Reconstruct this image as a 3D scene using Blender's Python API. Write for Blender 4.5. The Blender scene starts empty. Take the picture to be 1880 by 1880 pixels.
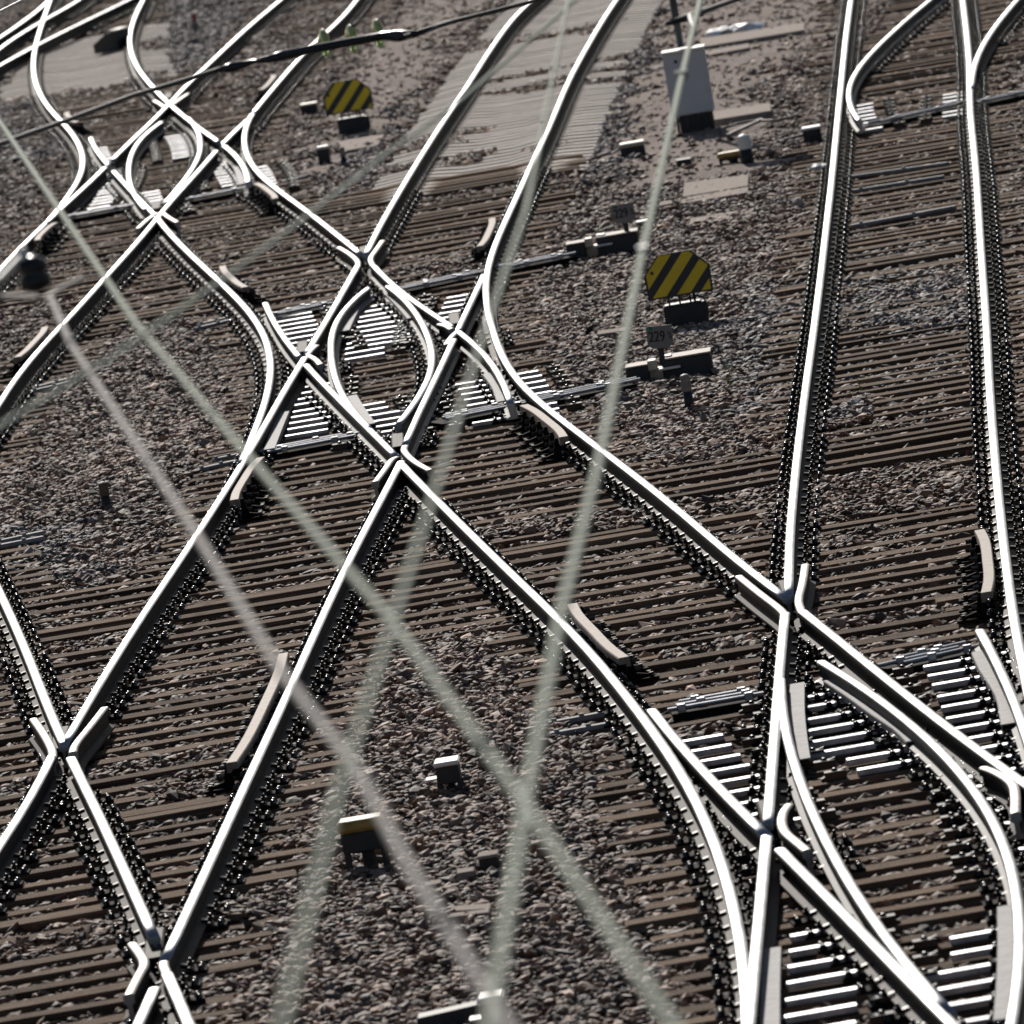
import bpy, bmesh, math, random
import numpy as np
from mathutils import Vector, Matrix, Euler

# ------------------------------------------------------------------ camera, sky, sun
R_ = math.radians
scene = bpy.context.scene
COL = scene.collection
RAIL_TOP = 0.19                      # rail head above the sleeper tops (sleeper top = 0)
CAM_H = 8.4026
cam_d = bpy.data.cameras.new('camera')
cam = bpy.data.objects.new('camera', cam_d)
COL.objects.link(cam)
cam.location = (0, 0, CAM_H)
cam.matrix_world = Matrix.Translation((0, 0, CAM_H)) @ Matrix.Rotation(R_(90 - 5.5696), 4, 'X') @ Matrix.Rotation(R_(-9.8443), 4, 'Z')
cam_d.sensor_fit = 'HORIZONTAL'
cam_d.sensor_width = 36
cam_d.lens = 20000 / 1880 * 36
cam_d.clip_start = 0.5
cam_d.clip_end = 3000
cam_d.dof.use_dof = True
cam_d.dof.focus_distance = 82
cam_d.dof.aperture_fstop = 6.6
scene.camera = cam

SUN_EL, SUN_AZ = R_(30), R_(-6)      # azimuth from +Y towards +X
world = bpy.data.worlds.new('World')
scene.world = world
world.use_nodes = True
nt = world.node_tree
bg = nt.nodes['Background']
sky = nt.nodes.new('ShaderNodeTexSky')
sky.sky_type = 'NISHITA'
sky.sun_disc = False
sky.sun_elevation = SUN_EL
sky.sun_rotation = SUN_AZ
sky.air_density = 1.0
sky.dust_density = 1.0
nt.links.new(sky.outputs[0], bg.inputs[0])
bg.inputs[1].default_value = 0.05
sd = bpy.data.lights.new('sun', 'SUN')
sd.energy = 4.7
sd.angle = R_(0.6)
sd.color = (1.0, 0.94, 0.87)
sun = bpy.data.objects.new('sun', sd)
COL.objects.link(sun)
sdir = Vector((math.sin(SUN_AZ) * math.cos(SUN_EL), math.cos(SUN_AZ) * math.cos(SUN_EL), math.sin(SUN_EL)))
sun.rotation_euler = sdir.to_track_quat('Z', 'Y').to_euler()
sun.location = (0, 120, 60)
scene.view_settings.view_transform = 'Standard'
scene.view_settings.look = 'None'
scene.view_settings.gamma = 1
scene.view_settings.exposure = 0.0
scene.view_settings.use_curve_mapping = False

rng = np.random.default_rng(7)
random.seed(7)

# ------------------------------------------------------------------ materials
def mat(name, col, rough=0.6, metal=0.0, spec=0.5, noise=0.0, nscale=20.0, bump=0.0, bscale=60.0, col2=None, stretch=None, rnd=0.0):
    m = bpy.data.materials.new(name)
    m.use_nodes = True
    t = m.node_tree
    b = t.nodes['Principled BSDF']
    b.inputs['Roughness'].default_value = rough
    b.inputs['Metallic'].default_value = metal
    b.inputs['Specular IOR Level'].default_value = spec
    b.inputs['Base Color'].default_value = (*col, 1)
    tc = t.nodes.new('ShaderNodeTexCoord')
    vec = tc.outputs['Object']
    if stretch:
        mp = t.nodes.new('ShaderNodeMapping')
        mp.inputs['Scale'].default_value = stretch
        t.links.new(vec, mp.inputs[0])
        vec = mp.outputs[0]
    if rnd:
        oi = t.nodes.new('ShaderNodeObjectInfo')
        ad = t.nodes.new('ShaderNodeVectorMath'); ad.operation = 'ADD'
        sc = t.nodes.new('ShaderNodeVectorMath'); sc.operation = 'SCALE'
        cx = t.nodes.new('ShaderNodeCombineXYZ')
        for k in range(3): t.links.new(oi.outputs['Random'], cx.inputs[k])
        t.links.new(cx.outputs[0], sc.inputs[0]); sc.inputs['Scale'].default_value = 137.0
        t.links.new(vec, ad.inputs[0]); t.links.new(sc.outputs[0], ad.inputs[1])
        vec = ad.outputs[0]
    cur = None
    if noise or col2:
        n = t.nodes.new('ShaderNodeTexNoise')
        n.inputs['Scale'].default_value = nscale
        n.inputs['Detail'].default_value = 5
        t.links.new(vec, n.inputs['Vector'])
        r = t.nodes.new('ShaderNodeValToRGB')
        c2 = col2 or tuple(min(1, c * (1 + noise)) for c in col)
        c1 = col if col2 else tuple(c * (1 - noise) for c in col)
        r.color_ramp.elements[0].position = 0.36
        r.color_ramp.elements[1].position = 0.66
        r.color_ramp.elements[0].color = (*c1, 1)
        r.color_ramp.elements[1].color = (*c2, 1)
        t.links.new(n.outputs['Fac'], r.inputs[0])
        cur = r.outputs[0]
    if rnd:
        hv = t.nodes.new('ShaderNodeHueSaturation')
        mr = t.nodes.new('ShaderNodeMapRange')
        mr.inputs['To Min'].default_value = 1 - rnd
        mr.inputs['To Max'].default_value = 1 + rnd
        t.links.new(oi.outputs['Random'], mr.inputs[0])
        t.links.new(mr.outputs[0], hv.inputs['Value'])
        if cur: t.links.new(cur, hv.inputs['Color'])
        else: hv.inputs['Color'].default_value = (*col, 1)
        cur = hv.outputs[0]
    if cur: t.links.new(cur, b.inputs['Base Color'])
    if bump:
        n2 = t.nodes.new('ShaderNodeTexNoise')
        n2.inputs['Scale'].default_value = bscale
        n2.inputs['Detail'].default_value = 4
        t.links.new(vec, n2.inputs['Vector'])
        bp = t.nodes.new('ShaderNodeBump')
        bp.inputs['Strength'].default_value = bump
        bp.inputs['Distance'].default_value = 0.02
        t.links.new(n2.outputs['Fac'], bp.inputs['Height'])
        t.links.new(bp.outputs[0], b.inputs['Normal'])
    return m

M = {}
M['head'] = mat('polished_rail_steel', (0.38, 0.39, 0.41), 0.37, 1.0, noise=0.22, nscale=3)
M['wing'] = mat('worn_wing_rail_steel', (0.36, 0.33, 0.31), 0.5, 0.6, 0.3, noise=0.2, nscale=9)
M['rail'] = mat('rusty_rail_side', (0.022, 0.020, 0.021), 0.7, 0.0, 0.12, col2=(0.045, 0.034, 0.028), nscale=8)
M['blade'] = mat('blade_steel_side', (0.03, 0.033, 0.037), 0.55, 0.0, 0.15, noise=0.3, nscale=5)
M['guard'] = mat('dull_guard_rail_steel', (0.23, 0.185, 0.155), 0.7, 0.1, 0.2, noise=0.18, nscale=14)
M['iron'] = mat('black_oiled_iron', (0.008, 0.008, 0.010), 0.27, 0.0, 0.5)
M['plate'] = mat('dirty_base_plate', (0.013, 0.0115, 0.011), 0.85, 0.0, 0.06, noise=0.3, nscale=30)
M['slide'] = mat('bright_slide_plate', (0.40, 0.41, 0.43), 0.5, 0.9, noise=0.2, nscale=10)
M['galv'] = mat('galvanised_cover_strip', (0.27, 0.265, 0.265), 0.7, 0.0, 0.15, noise=0.18, nscale=16)
M['wood'] = mat('weathered_sleeper_wood', (0.10, 0.068, 0.047), 0.85, 0.0, 0.06, col2=(0.235, 0.165, 0.115), nscale=7, stretch=(0.5, 14, 14), bump=0.8, bscale=12, rnd=0.38)
M['concrete'] = mat('pale_concrete', (0.50, 0.46, 0.42), 0.85, 0.0, 0.1, col2=(0.64, 0.59, 0.54), nscale=9, bump=0.2, bscale=60, rnd=0.08)
M['slab'] = mat('concrete_trough_lid', (0.26, 0.215, 0.185), 0.85, 0.0, 0.08, col2=(0.34, 0.285, 0.245), nscale=12, bump=0.3, bscale=70)
M['grey_cabinet'] = mat('light_grey_cabinet_paint', (0.55, 0.55, 0.58), 0.45, 0.0, 0.5, noise=0.04, nscale=6)
M['white'] = mat('white_paint_and_lit_top', (0.75, 0.74, 0.70), 0.4)
M['beige'] = mat('beige_lid', (0.5, 0.42, 0.33), 0.5, noise=0.1)
M['ylid'] = mat('worn_ochre_lid', (0.34, 0.22, 0.06), 0.55, noise=0.2, nscale=14)
M['yellow'] = mat('sign_yellow', (0.80, 0.58, 0.02), 0.5, noise=0.05, nscale=8)
M['navy'] = mat('sign_dark_blue', (0.016, 0.022, 0.032), 0.4)
M['body'] = mat('black_box_paint', (0.016, 0.017, 0.02), 0.55, noise=0.3, nscale=12)
M['machine'] = mat('dark_grey_machine_paint', (0.045, 0.045, 0.047), 0.6, 0.0, 0.25, noise=0.15, nscale=10)
M['mlid'] = mat('machine_lid', (0.30, 0.255, 0.22), 0.65, 0.0, 0.2, noise=0.12, nscale=14)
M['signgrey'] = mat('faded_number_plate', (0.22, 0.20, 0.19), 0.6, noise=0.08, nscale=20)
M['ink'] = mat('black_lettering', (0.01, 0.01, 0.011), 0.6)
M['green'] = mat('green_sticker', (0.0, 0.16, 0.09), 0.5)
M['stake'] = mat('rusty_marker_post', (0.11, 0.075, 0.05), 0.6, noise=0.25, nscale=20)
M['stakeg'] = mat('grey_marker_post', (0.19, 0.17, 0.165), 0.55, noise=0.2, nscale=20)
M['mast'] = mat('blue_grey_mast', (0.05, 0.065, 0.085), 0.4, 0.2)
M['wire'] = mat('patinated_copper_wire', (0.30, 0.34, 0.28), 0.8, 0.0, 0.15)
M['wire2'] = mat('grey_weathered_wire', (0.33, 0.31, 0.295), 0.8, 0.0, 0.15)
M['tube'] = mat('galvanised_arm_tube', (0.40, 0.36, 0.31), 0.7, 0.0, 0.2)
M['black'] = mat('black_insulator', (0.012, 0.013, 0.016), 0.25)
M['cable'] = mat('dark_cable', (0.025, 0.022, 0.02), 0.6)
M['plastic'] = mat('white_plastic_film', (0.8, 0.81, 0.84), 0.25)
M['cord'] = mat('dusty_cable', (0.20, 0.17, 0.15), 0.6)
M['leaf'] = mat('young_leaf_green', (0.12, 0.15, 0.02), 0.5)
M['pale'] = mat('pale_limestone', (0.46, 0.40, 0.35), 0.8, noise=0.15, nscale=30, bump=0.4)
M['rust'] = mat('red_paint', (0.25, 0.04, 0.03), 0.5)
m = bpy.data.materials.new('green_glass')
m.use_nodes = True
b = m.node_tree.nodes['Principled BSDF']
b.inputs['Base Color'].default_value = (0.50, 0.62, 0.30, 1)
b.inputs['Roughness'].default_value = 0.08
b.inputs['Transmission Weight'].default_value = 0.75
b.inputs['IOR'].default_value = 1.5
M['glass'] = m

# stones take their tint from the instance they belong to
m = bpy.data.materials.new('ballast_stone')
m.use_nodes = True
t = m.node_tree
b = t.nodes['Principled BSDF']
at_ = t.nodes.new('ShaderNodeAttribute'); at_.attribute_type = 'INSTANCER'; at_.attribute_name = 'tint'
tc = t.nodes.new('ShaderNodeTexCoord')
nz = t.nodes.new('ShaderNodeTexNoise'); nz.inputs['Scale'].default_value = 1.6; nz.inputs['Detail'].default_value = 4
t.links.new(tc.outputs['Object'], nz.inputs['Vector'])
mr = t.nodes.new('ShaderNodeMapRange'); mr.inputs['To Min'].default_value = 0.75; mr.inputs['To Max'].default_value = 1.25
t.links.new(nz.outputs['Fac'], mr.inputs[0])
mx = t.nodes.new('ShaderNodeVectorMath'); mx.operation = 'SCALE'
t.links.new(at_.outputs['Color'], mx.inputs[0]); t.links.new(mr.outputs[0], mx.inputs['Scale'])
t.links.new(mx.outputs[0], b.inputs['Base Color'])
b.inputs['Roughness'].default_value = 0.7
b.inputs['Specular IOR Level'].default_value = 0.22
M['stone'] = m

# ground: dark grit with sandy stretches, blended by a vertex attribute painted from the zone map
m = bpy.data.materials.new('ground_grit')
m.use_nodes = True
t = m.node_tree
b = t.nodes['Principled BSDF']
b.inputs['Roughness'].default_value = 0.9
b.inputs['Specular IOR Level'].default_value = 0.08
at_ = t.nodes.new('ShaderNodeAttribute'); at_.attribute_name = 'sand'
tc = t.nodes.new('ShaderNodeTexCoord')
n1 = t.nodes.new('ShaderNodeTexNoise'); n1.inputs['Scale'].default_value = 9; n1.inputs['Detail'].default_value = 8; n1.inputs['Roughness'].default_value = 0.7
n2 = t.nodes.new('ShaderNodeTexNoise'); n2.inputs['Scale'].default_value = 1.3; n2.inputs['Detail'].default_value = 5
vo = t.nodes.new('ShaderNodeTexVoronoi'); vo.inputs['Scale'].default_value = 28
for n in (n1, n2, vo): t.links.new(tc.outputs['Object'], n.inputs['Vector'])
ra = t.nodes.new('ShaderNodeValToRGB')
ra.color_ramp.elements[0].color = (0.035, 0.03, 0.027, 1); ra.color_ramp.elements[1].color = (0.10, 0.085, 0.075, 1)
rb = t.nodes.new('ShaderNodeValToRGB')
rb.color_ramp.elements[0].color = (0.22, 0.175, 0.15, 1); rb.color_ramp.elements[1].color = (0.33, 0.275, 0.24, 1)
rb.color_ramp.elements[0].position = 0.35; rb.color_ramp.elements[1].position = 0.65
t.links.new(n1.outputs['Fac'], ra.inputs[0]); t.links.new(n1.outputs['Fac'], rb.inputs[0])
mm = t.nodes.new('ShaderNodeMix'); mm.data_type = 'RGBA'
t.links.new(at_.outputs['Fac'], mm.inputs['Factor']); t.links.new(ra.outputs[0], mm.inputs['A']); t.links.new(rb.outputs[0], mm.inputs['B'])
m2 = t.nodes.new('ShaderNodeMix'); m2.data_type = 'RGBA'; m2.blend_type = 'MULTIPLY'; m2.inputs['Factor'].default_value = 0.5
rc = t.nodes.new('ShaderNodeValToRGB'); rc.color_ramp.elements[0].position = 0.3; rc.color_ramp.elements[1].position = 0.62
rc.color_ramp.elements[0].color = (0.62, 0.60, 0.58, 1)
t.links.new(n2.outputs['Fac'], rc.inputs[0])
t.links.new(mm.outputs['Result'], m2.inputs['A']); t.links.new(rc.outputs[0], m2.inputs['B'])
t.links.new(m2.outputs['Result'], b.inputs['Base Color'])
bp = t.nodes.new('ShaderNodeBump'); bp.inputs['Strength'].default_value = 0.7; bp.inputs['Distance'].default_value = 0.03
t.links.new(vo.outputs['Distance'], bp.inputs['Height']); t.links.new(bp.outputs[0], b.inputs['Normal'])
M['ground'] = m

# ------------------------------------------------------------------ helpers
def obj(name, bm, m, parent=None, smooth=False, mats=None):
    me = bpy.data.meshes.new(name)
    bmesh.ops.recalc_face_normals(bm, faces=bm.faces)
    bm.to_mesh(me)
    bm.free()
    for k in (mats or [m]): me.materials.append(k)
    if smooth:
        for p in me.polygons: p.use_smooth = len(p.vertices) == 4
    o = bpy.data.objects.new(name, me)
    COL.objects.link(o)
    if parent: o.parent = parent
    return o

def link(name, me, parent=None, loc=(0, 0, 0), rz=0.0):
    o = bpy.data.objects.new(name, me)
    COL.objects.link(o)
    o.location = loc
    o.rotation_euler = (0, 0, rz)
    if parent: o.parent = parent
    return o

def tag(o, label=None, cat=None, group=None, kind=None):
    if label: o['label'] = label
    if cat: o['category'] = cat
    if group: o['group'] = group
    if kind: o['kind'] = kind
    return o

def thing(name, loc, rz, label, cat, group=None):
    o = bpy.data.objects.new(name, None)
    o.empty_display_size = 0.1
    COL.objects.link(o)
    o.location = loc
    o.rotation_euler = (0, 0, rz)
    return tag(o, label, cat, group)

def box(bm, c, s, rz=0.0, bev=0.0, taper=1.0, rx=0.0, ry=0.0):
    r = bmesh.ops.create_cube(bm, size=1.0)
    vs = r['verts']
    for v in vs:
        k = taper if v.co.z > 0 else 1.0
        v.co = Vector((v.co.x * s[0] * k, v.co.y * s[1] * k, v.co.z * s[2]))
    if bev:
        es = list({e for v in vs for e in v.link_edges})
        r = bmesh.ops.bevel(bm, geom=es, offset=bev, segments=1, affect='EDGES')
        vs = [v for v in set(r['verts']) | set(v for v in vs if v.is_valid)]
    mt = Matrix.Translation(c) @ Euler((rx, ry, rz)).to_matrix().to_4x4()
    bmesh.ops.transform(bm, matrix=mt, verts=vs)
    return vs

def cyl(bm, p0, p1, r0, r1=None, n=8):
    p0, p1 = Vector(p0), Vector(p1)
    d = p1 - p0
    r = bmesh.ops.create_cone(bm, cap_ends=True, segments=n, radius1=r0, radius2=r0 if r1 is None else r1, depth=d.length)
    bmesh.ops.transform(bm, matrix=Matrix.Translation((p0 + p1) / 2) @ d.to_track_quat('Z', 'Y').to_matrix().to_4x4(), verts=r['verts'])

def prism(bm, pts, z0, z1, axis='z'):
    def P(p, h):
        return (p[0], p[1], h) if axis == 'z' else (p[0], h, p[1])
    a = [bm.verts.new(P(p, z0)) for p in pts]
    c = [bm.verts.new(P(p, z1)) for p in pts]
    n = len(pts)
    bm.faces.new(a[::-1]); bm.faces.new(c)
    for i in range(n): bm.faces.new((a[i], a[(i + 1) % n], c[(i + 1) % n], c[i]))

def lathe(bm, prof, c=(0, 0, 0), n=14):
    rings = []
    for r, z in prof:
        rings.append([bm.verts.new((c[0] + max(r, 1e-4) * math.cos(2 * math.pi * k / n), c[1] + max(r, 1e-4) * math.sin(2 * math.pi * k / n), c[2] + z)) for k in range(n)])
    for a, b2 in zip(rings, rings[1:]):
        for k in range(n): bm.faces.new((a[k], a[(k + 1) % n], b2[(k + 1) % n], b2[k]))
    bm.faces.new(rings[0][::-1]); bm.faces.new(rings[-1])

def tube(bm, pts, r, n=8):
    pts = [Vector(p) for p in pts]
    if not isinstance(r, (list, tuple)):
        pts = [pts[0], pts[0].lerp(pts[1], min(0.3, 0.02 / (pts[1] - pts[0]).length))] + pts[1:-1] + [pts[-1].lerp(pts[-2], min(0.3, 0.02 / (pts[-1] - pts[-2]).length)), pts[-1]]
    rings = []
    for i, p in enumerate(pts):
        d = (pts[min(i + 1, len(pts) - 1)] - pts[max(i - 1, 0)]).normalized()
        s = d.cross(Vector((0, 0, 1)))
        if s.length < 1e-3: s = Vector((1, 0, 0))
        s.normalize()
        u = s.cross(d)
        rr = r[i] if isinstance(r, (list, tuple)) else r
        rings.append([bm.verts.new(p + (s * math.cos(2 * math.pi * k / n) + u * math.sin(2 * math.pi * k / n)) * rr) for k in range(n)])
    for a, b2 in zip(rings, rings[1:]):
        for k in range(n): bm.faces.new((a[k], a[(k + 1) % n], b2[(k + 1) % n], b2[k]))
    bm.faces.new(rings[0][::-1]); bm.faces.new(rings[-1])

def smooth_pts(pts, step):
    """Catmull-Rom through ground points."""
    P = [np.array(p, float) for p in pts]
    P = [2 * P[0] - P[1]] + P + [2 * P[-1] - P[-2]]
    out = []
    for i in range(1, len(P) - 2):
        p0, p1, p2, p3 = P[i - 1:i + 3]
        n = max(2, int(np.linalg.norm(p2 - p1) / step))
        for k in range(n):
            s = k / n
            out.append(0.5 * (2 * p1 + (p2 - p0) * s + (2 * p0 - 5 * p1 + 4 * p2 - p3) * s * s + (3 * p1 - p0 - 3 * p2 + p3) * s ** 3))
    out.append(P[-2])
    return out

def chaikin(pts, n=2):
    P = [np.array(p, float) for p in pts]
    for _ in range(n):
        Q = [P[0]]
        for a, c in zip(P, P[1:]): Q += [a * 0.75 + c * 0.25, a * 0.25 + c * 0.75]
        P = Q + [P[-1]]
    return P

def sweep(bm, pts, prof, mat_of=None, ztop=RAIL_TOP):
    """Sweep a closed (across, height below the top) profile along ground points."""
    n = len(prof)
    rings = []
    for i, p in enumerate(pts):
        a, c = np.array(pts[max(i - 1, 0)]), np.array(pts[min(i + 1, len(pts) - 1)])
        d = c - a
        d /= np.linalg.norm(d)
        s = (d[1], -d[0])
        rings.append([bm.verts.new((p[0] + s[0] * q[0], p[1] + s[1] * q[0], ztop + q[1])) for q in prof])
    for a, c in zip(rings, rings[1:]):
        for k in range(n):
            f = bm.faces.new((a[k], a[(k + 1) % n], c[(k + 1) % n], c[k]))
            if mat_of:
                f.material_index = mat_of[k]
                f.smooth = mat_of[k] == 0
    bm.faces.new(rings[0][::-1]); bm.faces.new(rings[-1])

def head_prof(w, tail):
    """crowned running surface of half width w followed by the rest of the section"""
    return [(-w, -0.008), (-w * 0.8, -0.0028), (-w * 0.42, -0.0005), (0.0, 0.0), (w * 0.42, -0.0005), (w * 0.8, -0.0028), (w, -0.008)] + tail
RAIL_PROF = head_prof(0.0345, [(0.0358, -0.014), (0.0355, -0.036), (0.010, -0.050), (0.009, -0.128),
             (0.069, -0.146), (0.069, -0.158), (-0.069, -0.158), (-0.069, -0.146), (-0.009, -0.128), (-0.010, -0.050), (-0.0355, -0.036), (-0.0355, -0.014)])
RAIL_MAT = [0] * 6 + [1] * 13
BLADE_PROF = head_prof(0.031, [(0.033, -0.014), (0.033, -0.045), (0.02, -0.06), (0.02, -0.11), (0.055, -0.125), (0.055, -0.14), (-0.055, -0.14), (-0.055, -0.125), (-0.02, -0.11), (-0.02, -0.06), (-0.033, -0.045), (-0.033, -0.014)])
BLADE_MAT = [0] * 6 + [1] * 13
WING_PROF = head_prof(0.029, [(0.032, -0.012), (0.032, -0.05), (0.015, -0.06), (0.015, -0.12), (0.055, -0.14), (0.055, -0.155), (-0.055, -0.155), (-0.055, -0.14), (-0.015, -0.12), (-0.015, -0.06), (-0.032, -0.05), (-0.032, -0.012)])
WING_MAT = [0] * 6 + [1] * 13
GUARD_PROF = [(-0.038, 0.018), (0.03, 0.018), (0.036, 0.010), (0.036, -0.03), (-0.01, -0.03), (-0.01, -0.05), (-0.042, -0.05), (-0.042, 0.012)]
GUARD_MAT = [0, 0, 0, 1, 1, 1, 1, 0]

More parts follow.
